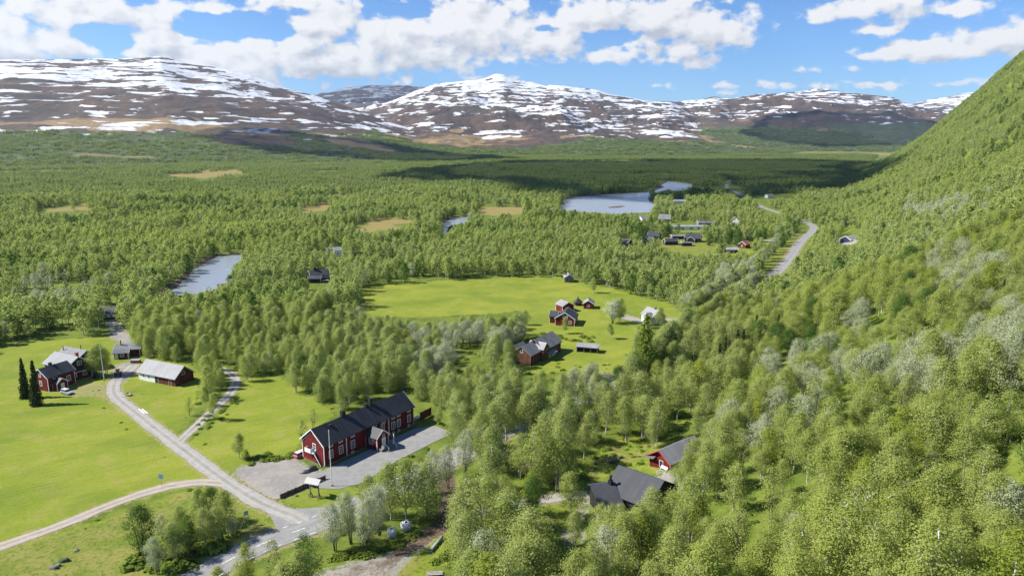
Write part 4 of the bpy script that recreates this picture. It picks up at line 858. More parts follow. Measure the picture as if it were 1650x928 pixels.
BUSHLEAF = leaf_material('bush_leaves', (.14, .20, .035), (.19, .25, .045), (.14, .21, .035), .36)
LARCHLEAF = leaf_material('larch_needles', (.22, .28, .06), (.23, .29, .065), (.21, .28, .055))
def bark_material(name, pale, dark, amt):
    m, t, out = material(name); tc = t.new('ShaderNodeTexCoord').outputs['Object']
    n = t.noise(t.vmath('MULTIPLY', tc, (3, 3, 9)), 1, 4, .6)
    pbsdf(t, out, t.mix(t.step(n, amt, amt + .12), dark, pale), .9, .2); return m
BIRCHBARK = bark_material('birch_bark', (.55, .53, .50), (.10, .085, .075), .40)
DARKBARK = bark_material('dark_bark', (.095, .08, .068), (.042, .035, .030), .45)

# ---------------------------------------------------------------- tree meshes: (crown verts, faces), (trunk verts, faces)
def rq(n, c, size, rng, up=0.25, aspect=1.6, out=None):
    """n leaf blades (quads) about the points c"""
    d = rng.normal(size=(n, 3)) * (1 if out is None else .36); d[:, 2] += up
    if out is not None: d = d + out / (np.linalg.norm(out, axis=1)[:, None] + 1e-6) * .75
    d /= np.linalg.norm(d, axis=1)[:, None]
    a = rng.normal(size=(n, 3)); a -= (a * d).sum(1)[:, None] * d; a /= np.linalg.norm(a, axis=1)[:, None]
    b = np.cross(d, a); s = (size * rng.uniform(.65, 1.35, n))[:, None]
    a = a * s * aspect * .5; b = b * s * .5
    bend = d * s * .12
    V = np.stack([c - a, c + b + bend, c + a, c - b + bend], 1).reshape(-1, 3)
    return V, np.arange(n * 4).reshape(-1, 4)
def tubes_np(paths, n=5):
    V = []; Q = []; base = 0
    for pts, rad in paths:
        pts = np.asarray(pts, float); k = len(pts)
        for i in range(k):
            d = pts[min(i + 1, k - 1)] - pts[max(i - 1, 0)]; d /= np.linalg.norm(d) + 1e-9
            s = np.cross(d, (.31, .9, .1)); s /= np.linalg.norm(s); u = np.cross(s, d)
            for j in range(n):
                an = 2 * math.pi * j / n; V.append(pts[i] + (s * math.cos(an) + u * math.sin(an)) * rad[i])
        for i in range(k - 1):
            for j in range(n):
                j2 = (j + 1) % n; Q.append((base + i * n + j, base + i * n + j2, base + (i + 1) * n + j2, base + (i + 1) * n + j))
        base += k * n
    return np.array(V), np.array(Q)
def make_tree(kind, seed, detail=1.0):
    """unit tree 1 m = 1 m for a nominal 10 m tree"""
    rng = np.random.default_rng(seed); h = 10.0
    P = dict(
        birch=dict(stems=1, R=2.0, c0=.30, nb=165, leaf=.135, per=32, droop=.55, spread=.68, top=.62, pw=.55),
        multi=dict(stems=3, R=2.45, c0=.26, nb=190, leaf=.135, per=31, droop=.5, spread=.72, top=.7, pw=.5),
        willow=dict(stems=6, R=3.4, c0=.26, nb=200, leaf=.14, per=32, droop=.2, spread=.74, top=.95, pw=.42),
        valley=dict(stems=2, R=2.45, c0=.07, nb=190, leaf=.15, per=30, droop=.35, spread=.72, top=.72, pw=.5),
        sparse=dict(stems=2, R=2.2, c0=.28, nb=95, leaf=.13, per=20, droop=.3, spread=.68, top=.7, pw=.5))[kind]
    nb = int(P['nb'] * (1 if detail >= 1 else max(.35, detail ** .5))); per = max(3, int(P['per'] * P['nb'] * detail / nb)); leaf = P['leaf'] * detail ** -.46
    # branch-end clumps spread through the crown volume, biased outward
    cs = []
    lobes = [(rng.uniform(0, 6.28), rng.uniform(.3, .95), rng.uniform(.10, .32)) for _ in range(6)]
    while len(cs) < nb:
        t = rng.uniform(0, 1); th = rng.uniform(0, 6.28)
        prof = (math.sin(math.pi * min(1, t ** P['top'] * .985 + .015)) ** P['pw'])
        if t > .9: prof *= .85
        R = P['R'] * prof
        for (la, lt, ls) in lobes: R *= 1 + ls * math.cos(th - la) * math.exp(-((t - lt) / .22) ** 2)
        rr = R * (rng.uniform(.08, 1) ** .5)
        z = h * (P['c0'] + (1 - P['c0']) * t) * .985
        c = np.array([rr * math.cos(th), rr * math.sin(th), z - .25 * rr * P['droop']])
        # gaps: drop clumps where a lumpy field is low
        if vn(np.array([c[0] * .55 + seed * 7.7 + c[2] * .1]), np.array([c[1] * .55 + c[2] * .42]), seed)[0] < .27 and rng.random() < .85: continue
        cs.append(c)
    cs = np.array(cs)
    k = rng.integers(0, nb, nb * per); off = rng.normal(size=(len(k), 3)) * np.array([P['spread'], P['spread'], P['spread'] * .72]) * .62
    off[:, 2] -= P['droop'] * np.abs(off[:, 0]) * .5
    q_ = cs[k] + off; o_ = q_ - np.array([0, 0, h * .52]); o_[:, 2] *= .35; o_ /= np.linalg.norm(o_, axis=1)[:, None] + 1e-6
    o_ = o_ * .8 + off / (np.linalg.norm(off, axis=1)[:, None] + 1e-6) * .8
    CV, CF = rq(len(k), q_, leaf, rng, .45, 1.5, o_)
    paths = []; ends = []
    for s in range(P['stems']):
        a = 6.28 * s / P['stems'] + rng.uniform(0, 1); lean = 0 if P['stems'] == 1 else rng.uniform(.5, 1.0) * P['R'] * .62
        top = np.array([math.cos(a) * lean, math.sin(a) * lean, h * (.93 if P['stems'] == 1 else rng.uniform(.7, .9))]); pts = []
        b0 = np.array([math.cos(a), math.sin(a), 0]) * (.0 if P['stems'] == 1 else .3)
        for i in range(7):
            q = i / 6; pts.append(b0 + (top - b0) * np.array([q ** 1.3, q ** 1.3, q]) + np.append(rng.normal(size=2) * .09 * (i > 0), 0))
        pts[0][2] = -.8; r0 = .15 if P['stems'] == 1 else .11
        paths.append((pts, [r0 * (1 - .85 * i / 6) for i in range(7)])); ends.append(np.array(pts))
    if detail > .3:
        for c in cs[rng.permutation(nb)[:int(26 if P['stems'] == 1 else 34)]]:
            st = ends[rng.integers(len(ends))]; zz = max(h * P['c0'] * .7, c[2] - np.hypot(c[0], c[1]) * .8 - .3)
            b = np.array([np.interp(zz, st[:, 2], st[:, 0]), np.interp(zz, st[:, 2], st[:, 1]), zz]); mid = (b + c) / 2 + np.array([0, 0, .15])
            paths.append(([b, mid, c], [.045, .03, .012]))
    TV, TF = tubes_np(paths, 5 if detail > .5 else 4)
    return (CV, CF), (TV, TF)
def make_conifer(seed, detail=1.0, larch=False):
    rng = np.random.default_rng(seed); h = 10.0; tiers = int((24 if not larch else 20) * max(.5, detail ** .5)); C = []
    for i in range(tiers):
        q = i / (tiers - 1); z = h * ((.03 if not larch else .12) + (.95 if not larch else .86) * q); R = (1.75 if not larch else 2.3) * (1 - q) ** (.8 if not larch else .7) + .12
        nbr = int(9 + 5 * (1 - q))
        for b in range(nbr):
            th = rng.uniform(0, 6.28); L = R * rng.uniform(.7, 1.1); n = int((17 if not larch else 12) * detail * max(.3, L / 1.7)) + 2
            s = rng.uniform(.08, 1, n); C.append(np.column_stack([np.cos(th) * L * s, np.sin(th) * L * s, z - (.38 if not larch else .1) * L * s + rng.normal(size=n) * .07]) + rng.normal(size=(n, 3)) * (.10 if not larch else .2))
    C = np.vstack(C); CV, CF = rq(len(C), C, (.30 if not larch else .24) * detail ** -.45, rng, .5, 1.7)
    return (CV, CF), tubes_np([([(0, 0, -.8), (0, 0, h * .5), (0, 0, h * .98)], [.2, .12, .02])], 6)
def merge(c, tr):
    V = np.vstack([c[0], tr[0]]); Fq = np.vstack([c[1], tr[1] + len(c[0])]); mi = np.concatenate([np.zeros(len(c[1]), int), np.ones(len(tr[1]), int)])
    return V, Fq, mi
PROTO = {}       # name -> (crown mesh, trunk mesh, joined mesh)
def proto(name, gen, leafm, barkm, joined=True):
    c, tr = gen; PROTO[name] = [mesh_np('crown_' + name, c[0], c[1], [leafm]), mesh_np('trunk_' + name, tr[0], tr[1], [barkm], True), None]
    if joined:
        V, Q, mi = merge(c, tr); PROTO[name][2] = mesh_np('tree_' + name, V, Q, [leafm, barkm], False, mi)
for i in range(5): proto('birch%d' % i, make_tree('birch', 11 + i), LEAF, BIRCHBARK)
for i in range(3): proto('multi%d' % i, make_tree('multi', 31 + i), LEAF, BIRCHBARK)
for i in range(3): proto('willow%d' % i, make_tree('willow', 51 + i), WILLOWLEAF, DARKBARK)
for i in range(1): proto('sparse%d' % i, make_tree('sparse', 71 + i), LEAF, DARKBARK)
for i in range(2): proto('dark%d' % i, make_tree('multi', 81 + i), DARKLEAF, DARKBARK)
for i in range(4): proto('valley%d' % i, make_tree('valley', 131 + i), MIDLEAF, BIRCHBARK)
for i in range(2): proto('middark%d' % i, make_tree('valley', 141 + i, .075), DARKLEAF, DARKBARK)
proto('yellow0', make_tree('birch', 91), YELLEAF, BIRCHBARK); proto('blossom0', make_tree('willow', 95), BLOSSOM, DARKBARK)
for i in range(2): proto('spruce%d' % i, make_conifer(61 + i), NEEDLE, DARKBARK)
proto('larch0', make_conifer(66, 1, True), LARCHLEAF, DARKBARK)
for i in range(5): proto('mid%d' % i, make_tree('birch' if i < 3 else 'multi', 111 + i, .07), MIDLEAF, BIRCHBARK)
for i in range(2): proto('midwillow%d' % i, make_tree('willow', 121 + i, .065), WILLOWLEAF, DARKBARK)

# far woods: one piece is a patch of some two dozen small crowns
def patch(seed, n=19, size=26.0, hmin=7.5, hmax=12):
    rng = np.random.default_rng(seed); Vs = []; Fs = []; b = 0
    for _ in range(n):
        x, y = rng.uniform(-size / 2, size / 2, 2); h = rng.uniform(hmin, hmax); r = h * rng.uniform(.15, .22); k = 26
        t = rng.uniform(0, 1, k); th = rng.uniform(0, 6.28, k); rr = r * np.sin(np.pi * np.clip(t ** .7, .04, .97)) ** .6 * rng.uniform(.5, 1, k) ** .5
        c = np.column_stack([x + rr * np.cos(th), y + rr * np.sin(th), h * (.16 + .84 * t)])
        V, Q = rq(k, c, h * .15, rng, .5, 1.3, c - np.array([x, y, h * .5])); Vs.append(V); Fs.append(Q + b); b += len(V)
    return np.vstack(Vs), np.vstack(Fs)
PATCH = []
for i in range(4):
    V, Q = patch(200 + i); PATCH.append(mesh_np('wood_patch%d' % i, V, Q, [FARLEAF]))
def bush(seed, n=70, r=1.0):
    rng = np.random.default_rng(seed); u = rng.normal(size=(n, 3)); u /= np.linalg.norm(u, axis=1)[:, None]; u *= rng.uniform(.3, 1, n)[:, None] ** .5 * r
    u[:, 2] = np.abs(u[:, 2]) * .85; return rq(n, u, .3 * r, rng, .4, 1.5, u)
BUSH = []
for i in range(4):
    V, Q = bush(300 + i); BUSH.append(mesh_np('bush%d' % i, V, Q, [BUSHLEAF]))

# ---------------------------------------------------------------- scattering (one object of kind stuff, its pieces drawn by geometry nodes)
def scatter(name, pts, idx, scl, rot, meshes, label, cat):
    bank = bpy.data.collections.new(name + '_bank')
    for k, me in enumerate(meshes):
        bank.objects.link(bpy.data.objects.new('%s_piece_%03d' % (name, k), me))
    me = bpy.data.meshes.new(name); me.vertices.add(len(pts)); me.vertices.foreach_set('co', np.asarray(pts, np.float32).ravel())
    a = me.attributes.new('pick', 'INT', 'POINT'); a.data.foreach_set('value', np.asarray(idx, np.int32))
    a = me.attributes.new('size', 'FLOAT_VECTOR', 'POINT'); a.data.foreach_set('vector', np.asarray(scl, np.float32).ravel())
    a = me.attributes.new('turn', 'FLOAT_VECTOR', 'POINT'); a.data.foreach_set('vector', np.asarray(rot, np.float32).ravel())
    o = link(bpy.data.objects.new(name, me)); tag(o, label, cat, None, 'stuff')
    g = bpy.data.node_groups.new(name + '_scatter', 'GeometryNodeTree')
    g.interface.new_socket('Geometry', in_out='INPUT', socket_type='NodeSocketGeometry'); g.interface.new_socket('Geometry', in_out='OUTPUT', socket_type='NodeSocketGeometry')
    gi = g.nodes.new('NodeGroupInput'); go = g.nodes.new('NodeGroupOutput')
    ci = g.nodes.new('GeometryNodeCollectionInfo'); ci.inputs[0].default_value = bank; ci.inputs[1].default_value = True; ci.inputs[2].default_value = True
    ip = g.nodes.new('GeometryNodeInstanceOnPoints'); ip.inputs['Pick Instance'].default_value = True
    def attr(nm, ty):
        n = g.nodes.new('GeometryNodeInputNamedAttribute'); n.data_type = ty; n.inputs[0].default_value = nm; return n.outputs[0]
    g.links.new(gi.outputs[0], ip.inputs['Points']); g.links.new(ci.outputs[0], ip.inputs['Instance'])
    g.links.new(attr('pick', 'INT'), ip.inputs['Instance Index']); g.links.new(attr('size', 'FLOAT_VECTOR'), ip.inputs['Scale'])
    e2r = g.nodes.new('FunctionNodeEulerToRotation'); g.links.new(attr('turn', 'FLOAT_VECTOR'), e2r.inputs[0]); g.links.new(e2r.outputs[0], ip.inputs['Rotation'])
    g.links.new(ip.outputs[0], go.inputs[0])
    md = o.modifiers.new('scatter', 'NODES'); md.node_group = g
    return o

# ---------------------------------------------------------------- where no crown may stand in front (open places as the photograph shows them)
OPEN = list(MEADOW[k] for k in ('farm', 'lawn', 'corner', 'island', 'verge', 'far_field')) + RIVER + POOL + LAKE + list(GRAVEL.values()) + [ASPHALT]
OPEN += [
    [(582, 480), (590, 462), (650, 457), (735, 450), (850, 446), (900, 446), (930, 455), (985, 465), (1040, 480), (1080, 490), (1098, 512), (1075, 522), (1030, 525), (1018, 560), (1000, 588), (960, 580), (905, 592), (905, 560), (845, 540), (850, 512), (845, 500), (800, 505), (740, 508), (660, 512), (600, 508), (578, 498)],
    [(478, 705), (500, 685), (650, 626), (675, 650), (700, 652), (700, 680), (730, 690), (690, 700), (522, 790), (480, 745)],
    [(822, 570), (850, 548), (888, 530), (910, 548), (905, 570), (890, 578), (870, 596), (835, 592)], [(920, 548), (972, 548), (972, 572), (955, 575), (920, 560)],
    [(1032, 500), (1045, 490), (1072, 500), (1066, 514), (1036, 514)],
    [(926, 850), (948, 776), (1000, 742), (1070, 768), (1050, 790), (1010, 822), (985, 812), (975, 800), (945, 838)], [(1054, 722), (1098, 700), (1106, 714), (1088, 742), (1084, 768), (1056, 768)],
    [(798, 742), (800, 716), (822, 716), (824, 742)], [(840, 738), (860, 738), (860, 760), (840, 760)],
    [(160, 512), (165, 492), (188, 492), (192, 525), (220, 548), (180, 548)], [(496, 460), (496, 440), (512, 434), (533, 438), (528, 454), (510, 462)], [(538, 404), (548, 402), (550, 412), (538, 412)],
    [(1354, 390), (1358, 366), (1374, 364), (1390, 376), (1384, 394)], [(820, 805), (880, 798), (945, 792), (945, 810), (880, 814), (825, 818)],
    [(1242, 442), (1262, 420), (1288, 382), (1304, 368), (1288, 362), (1298, 356), (1322, 364), (1310, 388), (1282, 418), (1262, 442)], [(1167, 297), (1176, 297), (1202, 315), (1196, 321), (1178, 311)], [(1222, 327), (1262, 341), (1255, 348), (1218, 334)],
    [(1100, 372), (1130, 372), (1132, 392), (1102, 392)], [(1043, 372), (1064, 372), (1064, 386), (1043, 386)], [(1080, 378), (1100, 376), (1100, 386), (1080, 386)], [(1070, 384), (1090, 382), (1090, 394), (1070, 394)],
    [(1168, 398), (1186, 396), (1188, 408), (1168, 408)], [(1062, 346), (1080, 346), (1080, 358), (1062, 358)], [(1084, 357), (1148, 355), (1148, 364), (1084, 366)], [(1176, 352), (1192, 352), (1192, 361), (1176, 361)], [(1030, 346), (1042, 346), (1042, 358), (1030, 358)],
    [(1002, 386), (1018, 386), (1018, 398), (1002, 398)], [(1034, 384), (1050, 384), (1050, 392), (1034, 392)], [(1193, 389), (1212, 389), (1212, 400), (1193, 400)], [(1232, 382), (1250, 382), (1250, 394), (1232, 394)], [(1086, 320), (1104, 320), (1104, 328), (1086, 328)], [(1236, 312), (1244, 312), (1244, 320), (1236, 320)],
    [(430, 790), (560, 760), (560, 800), (440, 815)], [(500, 930), (520, 918), (590, 898), (640, 884), (690, 852), (716, 840), (722, 848), (712, 884), (722, 930)], [(736, 745), (726, 800), (708, 840), (696, 845), (706, 800), (714, 760)],
    [(290, 940), (330, 908), (400, 870), (470, 830), (535, 815), (530, 838), (470, 868), (420, 892), (352, 935)],
    [(622, 862), (624, 846), (664, 838), (666, 862)], [(955, 742), (985, 724), (1012, 714), (1050, 722), (1050, 744), (1000, 742), (968, 760)]]
for k_, P_ in enumerate(OPEN):      # trees stand close in front of the hamlet houses
    q_ = np.array(P_, float)
    if q_[:, 0].min() > 1000 and q_[:, 0].max() < 1255 and q_[:, 1].min() > 340 and q_[:, 1].max() < 412: q_[:, 1] = q_[:, 1].min() + (q_[:, 1] - q_[:, 1].min()) * .62; OPEN[k_] = q_
SOFT = BOG + [[(1052, 394), (1090, 388), (1140, 388), (1160, 394), (1150, 403), (1110, 402)], [(1168, 402), (1200, 401), (1215, 404), (1190, 409), (1168, 408)]]
def is_open(px, py):
    m = np.zeros(np.shape(px), bool)
    for P in OPEN: m |= pip(px, py, P)
    jx = (vn(px / 9., py / 4., 91) - .5) * 40; jy = (vn(px / 9., py / 4., 92) - .5) * 13
    for P in SOFT: m |= pip(px + jx, py + jy, P)
    return m
def keep_clear(x, y, h, rad):
    """trees at x, y of height h that hide nothing the photograph leaves open, and stand on no road, building plot or water"""
    z = H(x, y)
    bad = np.zeros(len(x), bool); dist = np.hypot(x, y)
    sx, sy = proj(x, y, z + .2); bad |= is_open(sx, sy)
    tx, ty = proj(x, y, z + h * .93); bad |= is_open(tx, ty)
    mx, my = proj(x, y, z + h * .6); w = rad * .75 * F / dist
    bad |= is_open(mx - w, my) | is_open(mx + w, my) | is_open(mx, my)
    bad |= is_open(*proj(x, y, z + h * .3)) | is_open(*proj(x, y, z + h * .78))
    for Ln, g in ((wROAD, 3.9), (wL1, 4), (wL2, 3), (wL3, 3.5), (wDIRT, 2.6), (wL4, 3.4), (wL5, 3)): bad |= pdist(x, y, Ln, False, 12) < g
    bad |= watdist(x, y) < 3.5
    for (cx, cy, rr) in PLOTS: bad |= np.hypot(x - cx, y - cy) < rr
    return ~bad, z, sx, sy
WILLOWZ = [(1320, 640, 75, 55), (1285, 690, 40, 30), (1500, 620, 80, 40), (1600, 590, 60, 50), (1555, 470, 60, 36), (740, 560, 100, 26), (1390, 545, 34, 24), (1505, 350, 50, 22), (1180, 465, 46, 34), (1590, 560, 60, 30), (700, 615, 50, 30), (950, 640, 60, 30), (90, 480, 70, 24), (1250, 610, 30, 30), (1160, 720, 30, 30)]
# ---------------------------------------------------------------- trees placed one by one: photo pixel of the foot, height, kind, label
HAND = [
    (228, 900, 9.0, 'dark0', 'dark green dense tree at the left end of the roadside thicket', None),
    (262, 872, 4.5, 'willow1', 'small whitish willow bush behind the dark roadside tree', None),
    (255, 925, 6.0, 'willow0', 'grey green willow bush at the foot of the dark roadside tree', None),
    (284, 905, 6.5, 'multi0', 'bushy birch in the roadside thicket, just right of the dark tree', None),
    (305, 893, 6.5, 'dark1', 'low dark leafy tree in the middle of the roadside thicket', None),
    (292, 868, 5.5, 'multi2', 'light green birch at the back of the roadside thicket', None),
    (330, 880, 6.5, 'multi1', 'broad birch in the roadside thicket on the edge of the verge', None),
    (352, 872, 6.0, 'multi2', 'round leafy birch in the right half of the roadside thicket', None),
    (322, 852, 7.0, 'birch1', 'slim birch standing up behind the roadside thicket', None),
    (343, 843, 6.5, 'dark0', 'dark slim tree at the top of the roadside thicket', None),
    (366, 858, 7.6, 'birch3', 'tall pale trunked birch at the right end of the roadside thicket', None),
    (376, 866, 3.5, 'willow2', 'low bush in the shade at the right end of the thicket', None),
    (396, 958, 8.0, 'yellow0', 'yellow green birch beside the paved road at the bottom edge', None),
    (358, 975, 6.0, 'yellow0', 'small yellowish birch on the near verge of the paved road', None),
    (330, 962, 3.2, 'yellow0', 'smallest yellowish sapling on the near verge of the paved road', None),
    (438, 966, 9.2, 'sparse0', 'tall thin leaved grey birch in front of the road junction', None),
    (490, 952, 9.0, 'dark1', 'dark green tree between the road junction and the dirt track', None),
    (540, 888, 9.5, 'willow2', 'pale grey willow nearest to the road junction', None),
    (566, 876, 10.0, 'willow1', 'broad silvery willow behind the pale willow at the junction', None),
    (588, 890, 10.5, 'willow0', 'wide grey willow with a dark trunk above the lush verge', None),
    (560, 852, 6.5, 'multi1', 'leafy bush like birch on the corner of the notice board lawn', None),
    (612, 862, 10.0, 'willow2', 'airy silver green willow between the grey willow and the white bales', None),
    (630, 838, 10.5, 'birch0', 'tall light birch behind the left white bale', None),
    (655, 842, 11.5, 'birch2', 'tall birch with a thin white trunk beside the right white bale', None),
    (598, 832, 7.5, 'multi0', 'bright green birch at the end of the parking area', None),
    (676, 815, 9.0, 'willow0', 'round silvery willow between the right white bale and the mud bank', None),
    (697, 796, 9.5, 'willow1', 'pale willow with bare dark stems beside the parking area', None),
    (722, 786, 9.5, 'willow2', 'pale willow with bare dark stems above the mud bank', None),
    (750, 768, 11.0, 'willow0', 'large grey willow behind the mud bank', None),
    (775, 748, 11.0, 'multi1', 'slim grey green birch beside the large grey willow', None),
    (742, 880, 9.0, 'multi2', 'leaning birch at the top of the grey culvert pipe', None),
    (770, 895, 13.0, 'sparse0', 'tall airy birch above the culvert pipe with several stems', None),
    (790, 880, 12.0, 'multi0', 'broad birch to the right of the airy birch', None),
    (752, 850, 9.5, 'multi1', 'birch on the far side of the muddy track bend', None),
    (812, 858, 10.0, 'birch4', 'narrow birch between the broad birch and the gravel lane', None),
    (855, 848, 9.0, 'dark0', 'dark leafy tree in front of the gravel lane', None),
    (858, 830, 8.0, 'yellow0', 'yellow green birch just in front of the gravel lane', None),
    (762, 975, 9.5, 'willow1', 'big pale willow at the bottom edge right of the culvert pipe', None),
    (815, 975, 6.5, 'willow2', 'pale willow bush at the bottom edge beside the grey slab', None),
    (870, 788, 12.5, 'multi0', 'birch with leaning dark stems behind the gravel lane', None),
    (897, 790, 12.0, 'multi2', 'grey green birch in front of the stump pile', None),
    (918, 790, 10.5, 'birch1', 'tall white trunked birch left of the black house', None),
    (905, 752, 12.0, 'multi1', 'birch in the clearing behind the gravel lane', None),
    (838, 770, 9.0, 'multi2', 'birch hiding the yellow cable drums', None),
    (966, 880, 9.2, 'multi1', 'round birch in front of the left half of the black roof', None),
    (996, 876, 8.6, 'multi0', 'bushy birch below the dark gable of the black house', None),
    (1050, 876, 12.0, 'multi2', 'wide dense birch in front of the right half of the black roof', None),
    (1082, 862, 9.5, 'birch2', 'dense birch at the right end of the black house', None),
    (1118, 808, 7.0, 'sparse0', 'thin reddish birch in front of the red cabin', None),
    (1130, 812, 11.5, 'birch0', 'tall birch hiding the middle of the red cabin roof', None),
    (1162, 790, 10.5, 'birch4', 'slender birch in front of the right end of the red cabin', None),
    (1100, 792, 8.5, 'multi0', 'bushy birch before the right half of the red cabin', None), (1088, 786, 5.0, 'sparse0', 'small thin birch between the red cabin and the black house', None), (925, 880, 8.0, 'multi1', 'bushy birch below the left corner of the black house', None),
    (386, 738, 5.5, 'birch0', 'lone young birch on the lawn edge above the gravel yard', None),
    (398, 742, 2.4, 'dark1', 'low dark bush at the foot of the young lawn birch', None),
    (477, 632, 7.0, 'multi0', 'lone round birch casting its shadow on the lawn', None),
    (398, 614, 7.0, 'multi1', 'birch at the upper end of the side lane', None),
    (487, 712, 5.0, 'sparse0', 'thin birch beside the gable of the long red house', None),
    (505, 690, 4.6, 'sparse0', 'thin sapling behind the roof of the long red house', None),
    (706, 684, 5.0, 'birch4', 'young birch between the red plank screen and the parking area', None),
    (152, 608, 11.0, 'multi1', 'dense birch left of the farm flagpole', None), (164, 606, 12.0, 'multi2', 'dense birch right behind the farm flagpole', None), (172, 602, 9.5, 'multi0', 'dense birch beside the parked tractor', None),
    (42, 641, 13.0, 'spruce0', 'dark slim spruce farther from the farm house, on the meadow', None), (59, 653, 14.2, 'spruce1', 'thick brown green spruce nearest to the farm house', None),
    (330, 655, 6.5, 'birch1', 'young birch on the left edge of the side lane', None), (340, 640, 8, 'multi0', 'birch beside the side lane, below the barn', None), (352, 622, 9, 'birch2', 'birch at the bend of the side lane', None), (345, 605, 9, 'multi2', 'birch behind the right gable of the grey roofed barn', None), (305, 670, 6, 'sparse0', 'thin sapling on the meadow below the barn', None),
    (987, 521, 11.5, 'blossom0', 'white blossoming tree on the meadow by the small red cottage', None), (998, 520, 11.5, 'multi1', 'green birch right against the white blossoming tree', None),
    (911, 538, 7.0, 'birch1', 'small birch in front of the red gable house', None), (984, 546, 7.0, 'birch3', 'small pale birch on the meadow below the blossoming tree', None),
    (1037, 608, 22, 'larch0', 'tall feathery larch on the edge of the lower meadow', None), (956, 472, 8.5, 'multi0', 'lone round birch on the upper meadow, its shadow beside it', None),
    (1064, 528, 9.5, 'multi1', 'birch hiding the right side of the pale house', None), (1046, 529, 6.0, 'multi2', 'birch hiding the foot of the pale house', None),
    (1213, 364, 11, 'spruce0', 'lone dark spruce beyond the hamlet', None), (1607, 508, 10, 'spruce1', 'lone dark spruce on the slope near the right edge', None)]
for k, (px, py, h) in enumerate([(822, 538, 6.5), (830, 533, 7), (838, 530, 6.6), (846, 524, 7), (812, 541, 6.5), (800, 545, 6)]):
    HAND.append((px, py, h, 'multi%d' % (k % 3), 'small round birch in the row along the meadow left of the red gable house', 'birch row on the meadow'))
for k, (px, py, h) in enumerate([(1158, 602, 11), (1166, 596, 12), (1174, 592, 10), (1184, 586, 12.5), (1196, 578, 11), (1216, 556, 12), (1224, 550, 10.5), (1252, 548, 10), (1150, 606, 9)]):
    HAND.append((px, py, h, 'spruce%d' % (k % 2), 'brownish dark spruce in the small stand on the lower slope', 'spruce stand on the lower slope'))
for k, (px, py, h) in enumerate([(1108, 508, 9), (1120, 503, 9), (1134, 497, 9.5), (1147, 489, 9), (1158, 481, 9.5), (1170, 474, 10), (1182, 466, 9.5), (1195, 457, 10), (1206, 448, 9.5), (1217, 438, 9), (1228, 427, 9.5), (1238, 417, 9), (1246, 407, 9), (1253, 397, 8.5), (1262, 374, 8), (1252, 382, 8)]):
    HAND.append((px, py, h * 1.2, 'willow%d' % (k % 3), 'pale grey willow in the row along the paved road above the meadow', 'willow row along the road'))
N_NEAR = 60
NAMES = dict(valley='birch_tree', birch='birch_tree', multi='birch_tree', sparse='birch_tree', dark='broadleaf_tree', yellow='birch_tree', willow='willow_tree', blossom='blossoming_tree', spruce='spruce_tree', larch='larch_tree')
CATS = dict(birch_tree='tree', broadleaf_tree='tree', willow_tree='willow', blossoming_tree='tree', spruce_tree='spruce', larch_tree='larch')
RNG = np.random.default_rng(5)
def plant(x, y, z, h, kind, label, group, wide=1.0):
    base = kind.rstrip('0123456789'); nm = NAMES[base]
    o = empty(nm, (x, y, z), RNG.uniform(0, 6.28)); s = h / 10.0; o.scale = (s * wide, s * wide, s); o.rotation_euler[0] = RNG.normal() * .035; o.rotation_euler[1] = RNG.normal() * .035
    tag(o, label, CATS[nm], group)
    link(bpy.data.objects.new('crown', PROTO[kind][0]), o); link(bpy.data.objects.new('trunk', PROTO[kind][1]), o)
    return o
handxy = []
for n_, (px, py, h, kind, label, group) in enumerate(HAND):
    if py > 600 and n_ < N_NEAR: h *= 1.3 if n_ < 12 else (1.0 if ('black' in label or 'red cabin' in label) else 1.12 if 'willow' in kind else 1.3)
    p = at(px, py); z = Hs(p[0], p[1]); handxy.append((p[0], p[1]))
    wd = {'willow': .95 if py < 520 else .66, 'blossom': .95, 'spruce': .8}.get(kind.rstrip('0123456789'), 1.15 if h < 8 else (.85 if py > 930 else 1.0))
    plant(p[0], p[1], z, h, kind, label, group, wd)
handxy = np.array(handxy)

# ---------------------------------------------------------------- the woods
def jitter_grid(x0, x1, y0, y1, s, seed):
    rng = np.random.default_rng(seed); gx, gy = np.meshgrid(np.arange(x0, x1, s), np.arange(y0, y1, s))
    gx = gx + (np.arange(gx.shape[0]) % 2)[:, None] * s / 2
    return gx.ravel() + rng.uniform(-.45, .45, gx.size) * s, gy.ravel() + rng.uniform(-.45, .45, gx.size) * s
R0, R1 = 46, 1150
x, y = jitter_grid(-900, 1000, 20, 1180, 4.7, 1)
for off in (-5.2, -4.4, 4.4, 5.4):      # trees close along both sides of the paved road through the wood
    s_ = np.concatenate([[0], np.cumsum(np.hypot(*np.diff(wROAD, axis=0).T))]); q = np.arange(150, 560, 3.1) + RNG.uniform(-1, 1, len(np.arange(150, 560, 3.1)))
    X_ = np.interp(q, s_, wROAD[:, 0]); Y_ = np.interp(q, s_, wROAD[:, 1]); X2 = np.interp(q + 1, s_, wROAD[:, 0]); Y2 = np.interp(q + 1, s_, wROAD[:, 1])
    x = np.append(x, X_ - (Y2 - Y_) * off); y = np.append(y, Y_ + (X2 - X_) * off)
rr = np.hypot(x, y); aa = np.degrees(np.arctan2(x, y))
ok = (rr > R0) & (rr < R1) & (np.abs(aa) < 43) & ((rr < 500) | ((np.floor(x * 7.3) + np.floor(y * 3.1)) % 9 < 8))
x, y, rr = x[ok], y[ok], rr[ok]; rng = np.random.default_rng(8)
x2, y2 = jitter_grid(300, 2400, 700, 2900, 6.4, 6); d2 = hilld(x2, y2); r2 = np.hypot(x2, y2); ok = (r2 > R1) & (d2 > 4) & (d2 < 520) & (r2 < 2700) & (np.degrees(np.arctan2(x2, y2)) < 42)
